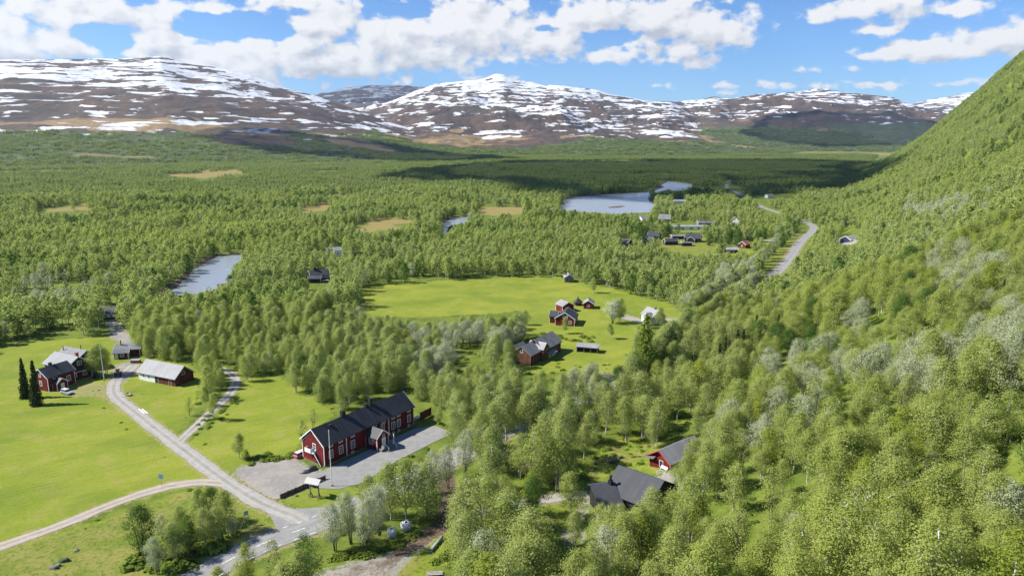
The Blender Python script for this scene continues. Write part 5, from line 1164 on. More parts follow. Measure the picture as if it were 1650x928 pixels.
x = np.append(x, x2[ok]); y = np.append(y, y2[ok]); rr = np.hypot(x, y)       # the far part of the slope
hd = hilld(x, y)
tall = vn(x / 37, y / 37, 21) * .6 + vn(x / 11, y / 11, 22) * .4
h = 5.4 + 8.4 * tall + rng.normal(size=len(x)) * 1.3; h = np.where((hd > -40) & (rr < 420), h * 1.06 + 1.2 * (1 - sst(250, 420, rr)), h); h = np.clip(h, 3.4, 15.5)
h *= np.where(hd > 120, np.clip(1.1 - hd / 700, .6, 1), 1)
rside = pdist(x, y, wROAD, False, 12) < 6.5; h = np.where(rside, np.maximum(h, 8.5), h)
gap = vn(x / 16, y / 16, 33) * .6 + vn(x / 60, y / 60, 34) * .4
keep = gap > np.where(hd > 5, .27, np.where(rr > 330, .30, .25))
near_gap = (hd < 14) & (rr < 215) & (hd > -24); keep &= ~(near_gap & (gap < .42))
keep &= rng.random(len(x)) < np.where((rr < 260) & (hd < 60) & (hd > -22), .58, np.where(rr < 300, np.where(hd < -20, .97, .74), np.where(rr < 420, np.where(hd < -20, .97, .78), .93))); keep |= rside
x, y, h, rr, hd = x[keep], y[keep], h[keep], rr[keep], hd[keep]
ok, z, sx, sy = keep_clear(x, y, h, h * .2)
for (hx, hy) in handxy: ok &= (np.hypot(x - hx, y - hy) > 3.2)
x, y, z, h, rr, hd, sx, sy = [v[ok] for v in (x, y, z, h, rr, hd, sx, sy)]
wz = np.zeros(len(x))
for (cx, cy, rx, ry) in WILLOWZ: wz = np.maximum(wz, 1.25 - np.hypot((sx - cx) / rx, (sy - cy) / ry))
wil = rng.random(len(x)) < np.clip(wz * 1.5, .035, .8)
h = np.where(wil, h * .85, h)
tx, ty = proj(x, y, z + h * .8)
inframe = (tx > -5) & (tx < 1655) & (ty > 0) & (ty < 924)
order = np.argsort(rr / h * 8)
nb = nw = 0; solo = np.zeros(len(x), bool)
NBIRCH = sum(1 for q in HAND if NAMES[q[3].rstrip('0123456789')] == 'birch_tree'); NWIL = sum(1 for q in HAND if q[3].startswith('willow'))
for i in order:
    if not inframe[i]: continue
    if wil[i]:
        if nw < 300 - NWIL: solo[i] = True; nw += 1
    elif nb < 300 - NBIRCH: solo[i] = True; nb += 1
ZONES = [ # (test on the foot's photo pixel and hill distance, words)
    (lambda X, Y, D: D > 8 and Y > 830 and X > 1350, 'on the steep slope in the bottom right corner'),
    (lambda X, Y, D: D > 8 and Y > 830, 'on the slope below the black house'),
    (lambda X, Y, D: D > 4 and Y > 720 and X > 1350, 'on the steep slope near the right edge, below the grey willows'),
    (lambda X, Y, D: D > 4 and Y > 720, 'on the slope right of the red cabin'),
    (lambda X, Y, D: D > 4 and Y > 600 and X > 1400, 'on the right hand slope among the grey willows'),
    (lambda X, Y, D: D > 4 and Y > 600, 'on the lower slope above the red cabin'),
    (lambda X, Y, D: D > 4, 'high on the right hand slope'),
    (lambda X, Y, D: Y > 840, 'in the scrub along the bottom edge, left of the black house'),
    (lambda X, Y, D: Y > 740, 'around the dark hut and the gravel lane'),
    (lambda X, Y, D: X > 960, 'in the wood behind the black house'),
    (lambda X, Y, D: X > 700 and Y > 640, 'in the wood between the long red house and the clearing'),
    (lambda X, Y, D: X > 700, 'in the wood below the weathered barn'),
    (lambda X, Y, D: X > 380, 'in the wood behind the long red house'),
    (lambda X, Y, D: True, 'in the wood behind the left farm')]
pm = PROTO
for i in np.where(solo)[0]:
    words = next(w for tst, w in ZONES if tst(sx[i], sy[i], hd[i])); size = 'tall' if h[i] > 12 else ('small' if h[i] < 9 else 'middling')
    if wil[i]: plant(x[i], y[i], z[i], h[i], 'willow%d' % (i % 3), '%s grey green willow %s' % (size, words), '%s willows %s' % (size, words), .85)
    else:
        kd = ['birch0', 'birch1', 'birch2', 'birch3', 'birch4', 'multi0', 'multi1', 'multi2', 'sparse0', 'birch1', 'yellow0'] if hd[i] > -8 else ['valley0', 'valley1', 'valley2', 'valley3', 'multi0', 'birch1', 'valley0', 'valley2', 'birch3', 'valley1', 'valley3']
        kd = kd[int(_h(np.array([i]), np.array([3]), 5)[0] * 10.999)]
        lk = {'sparse0': 'thin', 'yellow0': 'yellowish'}.get(kd, 'bushy' if kd.startswith(('multi', 'valley')) else 'slender')
        plant(x[i], y[i], z[i], h[i], kd, '%s %s birch %s' % (size, lk, words), '%s %s birches %s' % (size, lk, words), rng.uniform(1.0, 1.25))
rest = ~solo; xr, yr, zr, hr, rrr, wr = [v[rest] for v in (x, y, z, h, rr, wil)]
near = ['birch0', 'birch1', 'birch2', 'birch3', 'birch4', 'multi0', 'multi1', 'multi2', 'sparse0', 'birch2', 'multi1', 'birch0', 'multi2', 'birch4', 'birch1', 'sparse0', 'dark0', 'yellow0']; nwl = ['willow0', 'willow1', 'willow2']
mid = ['mid%d' % i for i in range(5)]; mwl = ['midwillow0', 'midwillow1']; val = ['valley%d' % i for i in range(4)]; mdk = ['middark0', 'middark1']
near_ = list(dict.fromkeys(near)); bank = near_ + nwl + mid + mwl + val + mdk; V0 = len(near_) + 3 + 5 + 2; nearmap = np.array([near_.index(q) for q in near]); n = len(xr); u = rng.random(n)
pick = np.where(rrr < 330, np.where(wr, len(near_) + (u * 3).astype(int), nearmap[(u * len(near)).astype(int)]), np.where(wr, len(near_) + 3 + 5 + (u * 2).astype(int), len(near_) + 3 + (u * 5).astype(int)))
hr_ = hilld(xr, yr); vl = (hr_ < -8) & (rrr < 330) & ~wr & (rng.random(n) < .78); pick = np.where(vl, V0 + (rng.random(n) * 4).astype(int), pick)
dk = (rrr >= 330) & ~wr & (rng.random(n) < np.clip((vn(xr / 55, yr / 55, 71) - .5) * 1.2, .02, .5)); pick = np.where(dk, V0 + 4 + (rng.random(n) * 2).astype(int), pick)
wd = rng.uniform(.85, 1.2, n) * np.where(wr, .75, 1.0)
rot = np.column_stack([rng.normal(size=n) * .04, rng.normal(size=n) * .04, rng.uniform(0, 6.28, n)])
scatter('birch_forest', np.column_stack([xr, yr, zr]), pick, np.column_stack([hr / 10 * wd, hr / 10 * wd, hr / 10]), rot, [PROTO[b][2] for b in bank], 'light green birch forest filling the valley floor and the slope', 'forest')
print('solo', nb, nw, 'forest', n)
# far woods of the valley floor
x, y = jitter_grid(-3800, 3600, 900, 5000, 21, 2); r = np.hypot(x, y); a = np.degrees(np.arctan2(x, y)); ok = (r > 1120) & (r < 4600) & (np.abs(a) < 41); x, y, r = x[ok], y[ok], r[ok]
z = H(x, y); sx, sy = proj(x, y, z + 5); tx, ty = proj(x, y, z + 11)
fb = fbm(x / 420, y / 260, 41, 4) * 2 + .5
ok = ~is_open(sx, sy) & ~is_open(tx, ty) & ~((fb > .77) & (r > 1700)) & (watdist(x, y) > 16) & (hilld(x, y) < 4) & (rng.random(len(x)) < .97) & (vn(x / 60, y / 110, 82) > .13)
for k in (wROAD,): ok &= pdist(x, y, k, False, 30) > 16
P3 = [np.column_stack([x, y, z])[ok]]
# and of the lower fell sides
for (mx, my, mz, g, tn, Tt) in MASSES:
    if mx.shape[1] < 500: continue
    rws, cls = mx.shape; c = 26000; i = (rng.random(c) * (rws - 60)).astype(int); j = (rng.random(c) * (cls - 1)).astype(int)
    X, Y, Z, Gn, Tn = mx[i, j], my[i, j], mz[i, j], g[i, j], tn[i, j]
    Rr = np.hypot(X, Y); w = rng.random(c) < Rr / 6500 * 1.1
    ok = (Gn > .35 + rng.random(c) * .5) & (Tn < .3) & (Z > 0) & (Rr < 7200) & w
    P3.append(np.column_stack([X, Y, Z - .5])[ok])
P3 = np.vstack(P3); n = len(P3); rot = np.column_stack([np.zeros(n), np.zeros(n), rng.uniform(0, 6.28, n)]); s = rng.uniform(.8, 1.15, n) * (.72 + .5 * vn(P3[:, 0] / 90, P3[:, 1] / 60, 81))
scatter('far_forest', P3, (rng.random(n) * 4).astype(int), np.column_stack([s, s, s * rng.uniform(.7, 1.05, n)]), rot, PATCH, 'birch woods running to the foot of the snowy fells', 'forest')
print('far', n)
# undergrowth between the near trees and rank growth along roads and ditches
x, y = jitter_grid(-260, 300, 60, 420, 2.6, 4); r = np.hypot(x, y); hdn = hilld(x, y)
sx, sy = proj(x, y, H(x, y) + .4); op = is_open(sx, sy)
den = np.where(r < 300, .42, .0) * (vn(x / 13, y / 13, 55) * 1.6)
ok = (rng.random(len(x)) < den) & ~op & (sx > -60) & (sx < 1720) & (sy < 990)
rank = np.zeros(len(x), bool)
for Ln, g in ((wROAD, 5.6), (wL3, 3.4), (wL2, 2.9), (wL1, 3.6)): d = pdist(x, y, Ln, False, 14); rank |= (d > g) & (d < g + 2.6) & (rng.random(len(x)) < .10)
ok |= rank & (sx > -40) & (sx < 1100)
for Ln, g in ((wROAD, 4.6), (wL1, 3.0), (wL2, 2.4), (wL3, 2.8), (wDIRT, 2.2), (wL4, 2.8)): ok &= pdist(x, y, Ln, False, 10) > g
for P in list(wGRAVEL.values()) + [wASPH]: ok &= sdist(x, y, P, 10) > .8
for (cx, cy, rr_) in PLOTS: ok &= np.hypot(x - cx, y - cy) > rr_
x, y, rk = x[ok], y[ok], rank[ok]; s = rng.uniform(.45, 1.25, len(x)) * np.where(rk, .5, 1)
for P, k, s0, s1 in (([(212, 908), (262, 872), (330, 850), (380, 856), (386, 872), (300, 916), (240, 935)], 70, 1.1, 2.3), ([(392, 740), (410, 735), (450, 728), (478, 722), (480, 735), (430, 744), (395, 750)], 26, .6, 1.3), ([(520, 905), (560, 885), (640, 868), (680, 850), (690, 862), (640, 888), (560, 905)], 45, .5, 1.3), ([(690, 905), (740, 880), (800, 865), (850, 860), (880, 850), (860, 905), (780, 935)], 45, .7, 1.6),
                     ([(845, 545), (875, 538), (905, 540), (960, 542), (960, 552), (900, 552), (850, 556)], 40, .7, 1.7), ([(1000, 700), (1060, 706), (1040, 745), (960, 760), (940, 745)], 30, .4, .9), ([(300, 700), (345, 662), (384, 640), (388, 650), (350, 680), (310, 712)], 26, .5, 1.0)):
    Q = W(P); lo, hi = Q.min(0), Q.max(0); q = rng.uniform(lo, hi, (k * 6, 2)); q = q[pip(q[:, 0], q[:, 1], Q)][:k]
    x = np.append(x, q[:, 0]); y = np.append(y, q[:, 1]); s = np.append(s, rng.uniform(s0, s1, len(q)))
n = len(x)
scatter('undergrowth', np.column_stack([x, y, H(x, y) - .1]), (rng.random(n) * 4).astype(int), np.column_stack([s * 1.2, s * 1.2, s * .85]), np.column_stack([x * 0, x * 0, rng.uniform(0, 6.28, n)]), BUSH, 'low green scrub and rank growth under the trees and along the lanes', 'undergrowth')
print('bushes', n)
# ---------------------------------------------------------------- smaller things
def stand(name, label, cat, px, py, rotd=0.0, group=None):
    p = at(px, py); return tag(empty(name, (p[0], p[1], Hs(p[0], p[1])), math.radians(rotd)), label, cat, group)
def flagpole(px, py, h, label):
    r = stand('flagpole', label, 'flagpole', px, py); bm = bmesh.new(); cyl(bm, (0, 0, -.4), .12, h + .4, 10, .075); part('pole', bm, TRIM, r)
    bm = bmesh.new(); bmesh.ops.create_uvsphere(bm, u_segments=10, v_segments=6, radius=.13, matrix=Matrix.Translation((0, 0, h + .1))); part('finial', bm, TRIM, r); bm = bmesh.new(); box(bm, -.22, .22, -.22, .22, -.3, .5); part('foot', bm, CONCRETE, r)
flagpole(534.8, 783, 14.0, 'white flagpole on the lawn by the notice board'); flagpole(168, 613, 12.0, 'white flagpole in front of the birches at the left farm')
# roofed notice board on two braced posts
r = stand('notice_board', 'roofed notice board on two braced timber posts on the corner lawn', 'notice board', 507.5, 801.5, -20)
for q in (-1.15, 1.15):
    bm = bmesh.new(); box(bm, q - .1, q + .1, -.1, .1, -.4, 4.2); part('post', bm, OLDWOOD, r)
    for (dx, dy) in ((-.75, 0), (.75, 0), (0, -.75), (0, .75)): bm = bmesh.new(); bar(bm, (q + dx, dy, -.1), (q + dx * .12, dy * .12, 1.25), .12); part('brace', bm, OLDWOOD, r)
bm = bmesh.new(); box(bm, -1.04, 1.04, -.05, .05, 2.5, 3.9); part('board', bm, DARKWOOD, r)
bm = bmesh.new(); pr = [(-1.15, 3.85), (0, 4.75), (1.15, 3.85), (1.15, 3.95), (0, 4.87), (-1.15, 3.95)]
a = [bm.verts.new((-1.9, y, z)) for y, z in pr]; b = [bm.verts.new((1.9, y, z)) for y, z in pr]
for q in (a, b): bm.faces.new((q[0], q[1], q[4], q[5])); bm.faces.new((q[1], q[2], q[3], q[4]))
for i in range(6): bm.faces.new((a[i], a[(i + 1) % 6], b[(i + 1) % 6], b[i]))
part('roof', bm, plain('board_roof', (.40, .39, .38), .7, .15, 2), r)
# low log fence with planted edge
A_ = at(452, 803); B_ = at(524, 772); d = B_ - A_; Ln = float(np.hypot(d[0], d[1])); r = tag(empty('low_fence', (A_[0], A_[1], Hs(A_[0], A_[1])), math.atan2(d[1], d[0])), 'low dark brown plank fence between the gravel yard and the corner lawn', 'fence')
n = 6
for i in range(n + 1): bm = bmesh.new(); q = Ln * i / n; box(bm, q - .12, q + .12, -.12, .12, -.4, 1.15); part('post', bm, OLDWOOD if i in (0, n) else DARKWOOD, r)
for i in range(n):
    bm = bmesh.new(); x0, x1 = Ln * i / n + .13, Ln * (i + 1) / n - .13
    for z0 in (.05, .4, .75): box(bm, x0, x1, -.06, .06, z0, z0 + .28)
    part('plank_panel', bm, DARKWOOD, r)
# red plank screen and white garden furniture by the long house
A_ = at(678, 678); B_ = at(695, 669); d = B_ - A_; Ln = float(np.hypot(d[0], d[1])); r = tag(empty('plank_screen', (A_[0], A_[1], Hs(A_[0], A_[1])), math.atan2(d[1], d[0])), 'tall red plank screen at the far end of the long red house', 'fence')
bm = bmesh.new(); box(bm, 0, Ln, -.05, .05, .15, 2.6); part('plank_panel', bm, OLDRED, r)
for q in (-.08, Ln * .5, Ln + .08): bm = bmesh.new(); box(bm, q - .07, q + .07, .052, .19, -.4, 2.75); part('post', bm, OLDRED, r)
def bench(px, py, rotd, label, group=None, L=1.9):
    r = stand('garden_bench', label, 'bench', px, py, rotd, group); bm = bmesh.new(); box(bm, -L / 2, L / 2, -.25, .25, .42, .48); part('seat', bm, TRIM, r); bm = bmesh.new(); box(bm, -L / 2, L / 2, .26, .32, .5, .95); part('backrest', bm, TRIM, r)
    for q in (-L / 2 + .12, L / 2 - .12): bm = bmesh.new(); box(bm, q - .05, q + .05, -.24, .31, -.1, .418); part('leg', bm, TRIM, r)
bench(1069.5, 757.0, math.degrees(h15.root.rotation_euler.z) - 90, 'white bench against the wall of the bright red cabin')
bench(672.5, 675.5, 54, 'white garden bench between the long red house and the plank screen')
# covered heaps by the gable
TARP = plain('grey_tarpaulin', (.085, .095, .11), .5, .35, 1.2, .5, .3)
def heap(name, label, cat, px, py, size, rotd, mat, seed, strap=False):
    r = stand(name, label, cat, px, py, rotd); bm = bmesh.new(); bmesh.ops.create_icosphere(bm, subdivisions=3, radius=1)
    for v in bm.verts:
        k = float(fbm(np.array([v.co.x * 1.3 + seed]), np.array([v.co.y * 1.3 + v.co.z]), seed, 3)[0]); v.co *= 1 + k * .55
        v.co.x *= size[0]; v.co.y *= size[1]; v.co.z = max(v.co.z, -.25) * size[2]
    part('cover', bm, mat, r, True)
    bm = bmesh.new(); bar(bm, (-size[0] * 1.25, 0, .12), (-size[0] * .7, 0, .3), .1); part('drawbar', bm, OLDWOOD, r); return r
heap('covered_trailer', 'grey tarpaulin covered trailer lying nearer to the gravel yard', 'trailer', 493, 761, (1.25, .7, .75), 25, TARP, 3)
heap('covered_trailer', 'black tarpaulin covered trailer closest to the gable of the long house', 'trailer', 502.5, 757, (1.45, .85, 1.15), 38, plain('black_tarpaulin', (.04, .046, .055), .45, .35, 1.2, .5, .3), 9)
r = stand('garden_item', 'black lidded grill on pale legs by a pale slab near the parking area', 'item', 731.5, 686, 20); bm = bmesh.new(); cyl(bm, (0, 0, .75), .55, .3, 12, .6); cyl(bm, (0, 0, 1.052), .6, .3, 12, .2); part('lid', bm, SOOT, r)  # black object on pale legs, not identified
for q in (-.35, .35): bm = bmesh.new(); bar(bm, (q, 0, -.05), (q * .8, 0, .76), .14); part('leg', bm, TRIM, r)
o = at(734, 681); r = tag(empty('stone_slab', (o[0], o[1], Hs(o[0], o[1])), .5), 'pale leaning stone slab behind the black grill', 'stone'); bm = bmesh.new(); hull8(bm, [(-.9, -.2, -.1), (.9, -.2, -.1), (.9, .3, -.1), (-.9, .3, -.1), (-.7, .2, 1.3), (.75, .2, 1.5), (.7, .45, 1.5), (-.65, .45, 1.3)]); part('slab', bm, CONCRETE, r)
# white wrapped bales
def bale(px, py, label, rotd):
    r = stand('white_bag', label, 'bulk bag', px, py, rotd); bm = bmesh.new(); bmesh.ops.create_cube(bm, size=1.75, matrix=Matrix.Translation((0, 0, .85))); bmesh.ops.bevel(bm, geom=bm.edges[:] , offset=.09, segments=2, affect='EDGES')
    for v in bm.verts: v.co += Vector((float(fbm(np.array([v.co.y * 2.1]), np.array([v.co.z * 2.1]), 4, 2)[0]), float(fbm(np.array([v.co.x * 2.1]), np.array([v.co.z * 2.1]), 6, 2)[0]), 0)) * .2
    part('bag', bm, plain('white_sacking', (.66, .66, .68), .7, .12, 2), r, True); bm = bmesh.new(); box(bm, -.22, .22, -.2, .2, 1.72, 1.85); part('opening', bm, SOOT, r)
    for (dx, dy) in ((-.5, -.5), (.5, -.5), (.5, .5), (-.5, .5)): bm = bmesh.new(); bar(bm, (dx, dy, 1.6), (dx * .75, dy * .75, 2.0), .09); part('loop', bm, TRIM, r)
bale(631, 864, 'white bulk bag nearer to the road junction, with a dark opening in its side', 15); bale(654.5, 853, 'white bulk bag under the thin white trunked birch, nearer to the mud bank', 40)
# culvert pipe
A_ = at(694, 889); B_ = at(713, 867); r = tag(empty('culvert_pipe', (*A_[:2], Hs(*A_[:2])), 0), 'grey culvert pipe lying in the grass beside the muddy track', 'pipe'); dv = Vector(B_ - A_); bm = bmesh.new(); N_ = 14
ax = dv.normalized(); s_ = ax.cross(Vector((0, 0, 1))).normalized(); u_ = s_.cross(ax); rings = []
for (t_, rad) in ((0, .36), (1, .36), (1, .29), (0, .29)): rings.append([bm.verts.new(dv * t_ + Vector((0, 0, .36)) + (s_ * math.cos(2 * math.pi * k / N_) + u_ * math.sin(2 * math.pi * k / N_)) * rad) for k in range(N_)])
for a, b in zip(rings, rings[1:] + rings[:1]):
    for k in range(N_): bm.faces.new((a[k], a[(k + 1) % N_], b[(k + 1) % N_], b[k]))
part('pipe', bm, plain('grey_plastic', (.30, .31, .34), .5, .12, 2, .4), r, True)
def pallet(px, py, label, rotd, L=3.2, Wd=1.3):
    r = stand('plank_stack', label, 'planks', px, py, rotd)
    for i in range(6): bm = bmesh.new(); q = -Wd / 2 + Wd * i / 6; box(bm, -L / 2 + (i % 3) * .1, L / 2 - (i % 2) * .15, q + .01, q + Wd / 6 - .02, .28, .36); part('plank', bm, OLDWOOD if i % 2 else plain('silver_plank', (.36, .34, .32), .9, .25, 2), r)
    for q in (-L * .35, L * .35): bm = bmesh.new(); box(bm, q - .07, q + .07, -Wd / 2, Wd / 2, -.1, .278); part('bearer', bm, DARKWOOD, r)
pallet(700, 925, 'silvery plank stack in the grass at the bottom edge', 6); pallet(840, 917, 'grey plank stack between the pale willows at the bottom edge', -4, 2.4)
# signs
r = stand('road_sign', 'blue road sign on a thin post in the meadow by the field lane', 'sign', 261, 783, -8); bm = bmesh.new(); cyl(bm, (0, 0, -.3), .05, 3.2, 8); part('post', bm, plain('galvanised_steel', (.38, .39, .4), .4, .1, 2, .5, 0, None, .6), r); bm = bmesh.new(); box(bm, -.55, .55, -.09, -.06, 2.0, 3.1); part('plate', bm, plain('sign_blue', (.16, .28, .50), .5, .1, 2), r)
r = stand('road_sign', 'grey backed sign on two slanted posts beside the road junction', 'sign', 398, 846, 30); bm = bmesh.new(); box(bm, -.45, .45, -.04, .04, 2.4, 3.4); part('plate', bm, plain('sign_back', (.42, .45, .48), .5, .1, 2), r)
for q in (-.3, .3): bm = bmesh.new(); bar(bm, (q * 1.6, 0, -.2), (q, .06, 3.3), .08); part('post', bm, OLDWOOD, r)
bm = bmesh.new(); bar(bm, (-.2, .06, 2.2), (-1.9, -1.9, -.1), .06); part('stay', bm, OLDWOOD, r)
# cars, tractor
TYRE = plain('tyre_rubber', (.02, .02, .02), .9, .2, 2); RIM = plain('wheel_rim', (.45, .45, .46), .35, .1, 2, .5)
def wheel(root, x, y, rad, w, z=None):
    bm = bmesh.new(); cyl(bm, (0, 0, -w / 2), rad, w, 18, T=Matrix.Translation((x, y, rad if z is None else z)) @ Matrix.Rotation(math.pi / 2, 4, 'X')); wh = part('wheel', bm, TYRE, root); bm = bmesh.new(); cyl(bm, (0, 0, -w / 2 - .012), rad * .6, w + .024, 12, T=Matrix.Translation((x, y, rad if z is None else z)) @ Matrix.Rotation(math.pi / 2, 4, 'X')); part('rim', bm, RIM, wh)
def car(label, px, py, rotd, paint, roofcol=None):
    r = stand('estate_car', label, 'car', px, py, rotd)
    prof = [(-2.3, .35), (2.3, .35), (2.35, .75), (1.35, .95), (-2.2, 1.0), (-2.38, .7)]
    bm = bmesh.new(); L_ = [[bm.verts.new((x, y * (1 if z < .9 else .95), z)) for x, z in prof] for y in (-.9, .9)]
    bm.faces.new(L_[0][::-1]); bm.faces.new(L_[1])
    for i in range(len(prof)): j = (i + 1) % len(prof); bm.faces.new((L_[0][i], L_[0][j], L_[1][j], L_[1][i]))
    bmesh.ops.bevel(bm, geom=bm.edges[:], offset=.05, segments=2, affect='EDGES'); body = part('body', bm, paint, r, False)
    bm = bmesh.new(); hull8(bm, [(-2.15, -.82, .97), (1.25, -.82, .93), (1.25, .82, .93), (-2.15, .82, .97), (-1.95, -.68, 1.44), (.45, -.68, 1.44), (.45, .68, 1.44), (-1.95, .68, 1.44)]); part('window', bm, GLASS, r)
    bm = bmesh.new(); box(bm, -1.98, .42, -.7, .7, 1.442, 1.50); part('roof', bm, roofcol or paint, r)
    for x in (-1.4, 1.45):
        for y in (-.84, .84): wheel(r, x, y, .32, .2)
    for y in (-.62, .62): bm = bmesh.new(); box(bm, 2.30, 2.37, y - .18, y + .18, .62, .78); part('headlight', bm, TRIM, r)
    return r
car('dark blue estate car with pale bonnet by the farm porch', 108, 634, -28, plain('car_paint', (.30, .34, .42), .25, .08, 2, .6), plain('car_roof', (.62, .50, .52), .35, .2, 3))
cr = car('small reddish car half hidden at the back corner of the long red house', 480, 735, 62, plain('red_car_paint', (.45, .10, .12), .3, .08, 2, .6), plain('pale_car_roof', (.6, .5, .52), .35, .1, 3))
v = Matrix.Rotation(hs.root.rotation_euler.z, 3, 'Z') @ Vector((-hs.L / 2 + .9, hs.W / 2 + 1.5, 0)); cr.rotation_euler.z = hs.root.rotation_euler.z
cr.location = (hs.root.location.x + v.x, hs.root.location.y + v.y, Hs(hs.root.location.x + v.x, hs.root.location.y + v.y))
r = stand('farm_tractor', 'dark red tractor with a cab parked on the farm yard', 'tractor', 191, 606, 115); TP = plain('tractor_paint', (.07, .025, .022), .5, .2, 2, .4)
bm = bmesh.new(); box(bm, .1, 1.9, -.4, .4, .75, 1.5); part('bonnet', bm, TP, r); bm = bmesh.new(); box(bm, -1.2, .08, -.65, .65, .8, 1.3); part('chassis', bm, TP, r)
bm = bmesh.new(); hull8(bm, [(-1.1, -.6, 1.302), (.2, -.6, 1.302), (.2, .6, 1.302), (-1.1, .6, 1.302), (-1.0, -.55, 2.5), (.1, -.55, 2.5), (.1, .55, 2.5), (-1.0, .55, 2.5)]); cb = part('cab', bm, GLASS, r); bm = bmesh.new(); box(bm, -1.12, .22, -.68, .68, 2.502, 2.62); part('cab_roof', bm, plain('cab_roof', (.2, .13, .12), .6, .2, 2), cb)
for y in (-.85, .85): wheel(r, -.7, y, .8, .4); wheel(r, 1.3, y * .85, .5, .28)
bm = bmesh.new(); bar(bm, (1.6, -.5, .7), (2.7, -.5, .35), .14); bar(bm, (1.6, .5, .7), (2.7, .5, .35), .14); box(bm, 2.6, 3.0, -.9, .9, .1, .75); part('loader', bm, SOOT, r); bm = bmesh.new(); cyl(bm, (.9, .3, 1.5), .05, .9, 8); part('exhaust', bm, SOOT, r)
# odds and ends on the farm
r = stand('wood_pile', 'small stack of firewood under a grey sheet at the edge of the farm yard', 'wood pile', 219, 584, 4); bm = bmesh.new()
for i in range(9):
    for j in range(3): cyl(bm, (0, 0, -.8), .17, 1.6, 7, T=Matrix.Translation((-1.5 + i * .36, 0, .2 + j * .33)) @ Matrix.Rotation(math.pi / 2, 4, 'X'))
part('logs', bm, plain('split_wood', (.30, .17, .10), .9, .35, 3), r); bm = bmesh.new(); hull8(bm, [(-1.9, -1, 1.06), (1.7, -1, 1.06), (1.7, 1, 1.2), (-1.9, 1, 1.2), (-1.9, -1, 1.1), (1.7, -1, 1.1), (1.7, 1, 1.24), (-1.9, 1, 1.24)]); part('cover', bm, PALEMETAL, r)
r = stand('hand_cart', 'small weathered wooden cart on the grass below the farm lane', 'cart', 207, 637, -40); bm = bmesh.new(); box(bm, -.9, .9, -.45, .45, .35, .42); box(bm, -.9, .9, -.5, -.452, .35, .75); box(bm, -.9, .9, .452, .5, .35, .75); box(bm, -.95, -.902, -.5, .5, .35, .75); part('box', bm, plain('cart_wood', (.34, .25, .22), .9, .3, 2), r)
for y in (-.58, .58): wheel(r, -.1, y, .38, .08)
bm = bmesh.new(); bar(bm, (.9, 0, .4), (2.0, 0, .25), .08); part('drawbar', bm, OLDWOOD, r)
r = stand('plank_stack', 'two white boards lying on the meadow below the barn', 'planks', 231, 663, -45)
for q in (-.35, .35): bm = bmesh.new(); box(bm, -2.6 + q, 2.4 + q, q - .14, q + .14, .05, .16); part('plank', bm, TRIM, r)
r = stand('black_shed_box', 'tall black tool box beside the birches at the farm flagpole', 'box', 154.5, 609, -15); bm = bmesh.new(); hull8(bm, [(-.7, -.6, -.2), (.7, -.6, -.2), (.7, .6, -.2), (-.7, .6, -.2), (-.45, -.4, 1.9), (.45, -.4, 1.9), (.45, .4, 1.9), (-.45, .4, 1.9)]); part('body', bm, SOOT, r); bm = bmesh.new(); box(bm, -.55, .55, -.5, .5, 1.903, 2.02); part('lid', bm, BLUEROOF, r)
# cable drums by the dark hut
def drum(px, py, rotd, label):
    r = stand('cable_drum', label, 'cable drum', px, py, rotd); CW = plain('drum_wood', (.55, .36, .15), .85, .2, 2)
    for z in (0, 1.0): bm = bmesh.new(); cyl(bm, (0, 0, z), 1.1, .1, 20); part('flange', bm, CW, r)
    bm = bmesh.new(); cyl(bm, (0, 0, .1), .5, .9, 16); part('core', bm, CW, r)
drum(851, 750, 10, 'yellowish wooden cable drum farther back beside the dark hut'); drum(844, 759, 50, 'orange yellow wooden cable drum nearer to the gravel lane')
# stumps, boulders
STN = plain('boulder_stone', (.20, .19, .18), .95, .4, 1.5, .2, .5)
def boulder(px, py, s, seed, label, group=None, mat=None):
    r_ = at(px, py); bm = bmesh.new(); bmesh.ops.create_icosphere(bm, subdivisions=3, radius=1)
    for v in bm.verts:
        v.co *= 1 + float(fbm(np.array([v.co.x * 1.1 + seed * 3.1]), np.array([v.co.y * 1.1 + v.co.z * 1.7]), seed, 3)[0]) * .9; v.co = Vector((v.co.x * s[0], v.co.y * s[1], v.co.z * s[2]))
    o = part('boulder', bm, mat or STN); o.location = (r_[0], r_[1], Hs(r_[0], r_[1]) + s[2] * .2); tag(o, label, 'boulder', group)
boulder(86, 916, (.7, .5, .55), 1, 'pale dark sided boulder, lowest of the row in the rough meadow'); boulder(93, 912, (.55, .4, .4), 2, 'middle boulder of the row in the rough meadow'); boulder(103, 904, (1.1, .55, .6), 3, 'long dark mossy boulder, uppermost of the row in the rough meadow', mat=plain('mossy_stone', (.07, .085, .05), .95, .4, 2))
boulder(123, 887, (.55, .4, .3), 4, 'single small pale boulder up the rough meadow')
def stump(px, py, label):
    r = stand('root_stump', label, 'stump', px, py, 10); bm = bmesh.new(); rg = random.Random(3)
    for i in range(12): a_ = i * .52; tube(bm, [(-1.3 + i * .24, 0, -.1), (-1.3 + i * .24 + rg.uniform(-.2, .2), rg.uniform(-.3, .3), .6), (-1.3 + i * .24 + rg.uniform(-.4, .4), rg.uniform(-.6, .6), rg.uniform(.9, 1.5))], [.2, .14, .05], 6)
    part('roots', bm, OLDWOOD, r, True); bm = bmesh.new(); tube(bm, [(-1.6, .3, .3), (1.6, .2, .45)], [.35, .28], 10); part('trunk', bm, OLDWOOD, r, True)
stump(908, 789, 'heap of grey roots behind the gravel lane left of the black house'); stump(989, 745, 'leaning grey stump in the clearing above the black house')
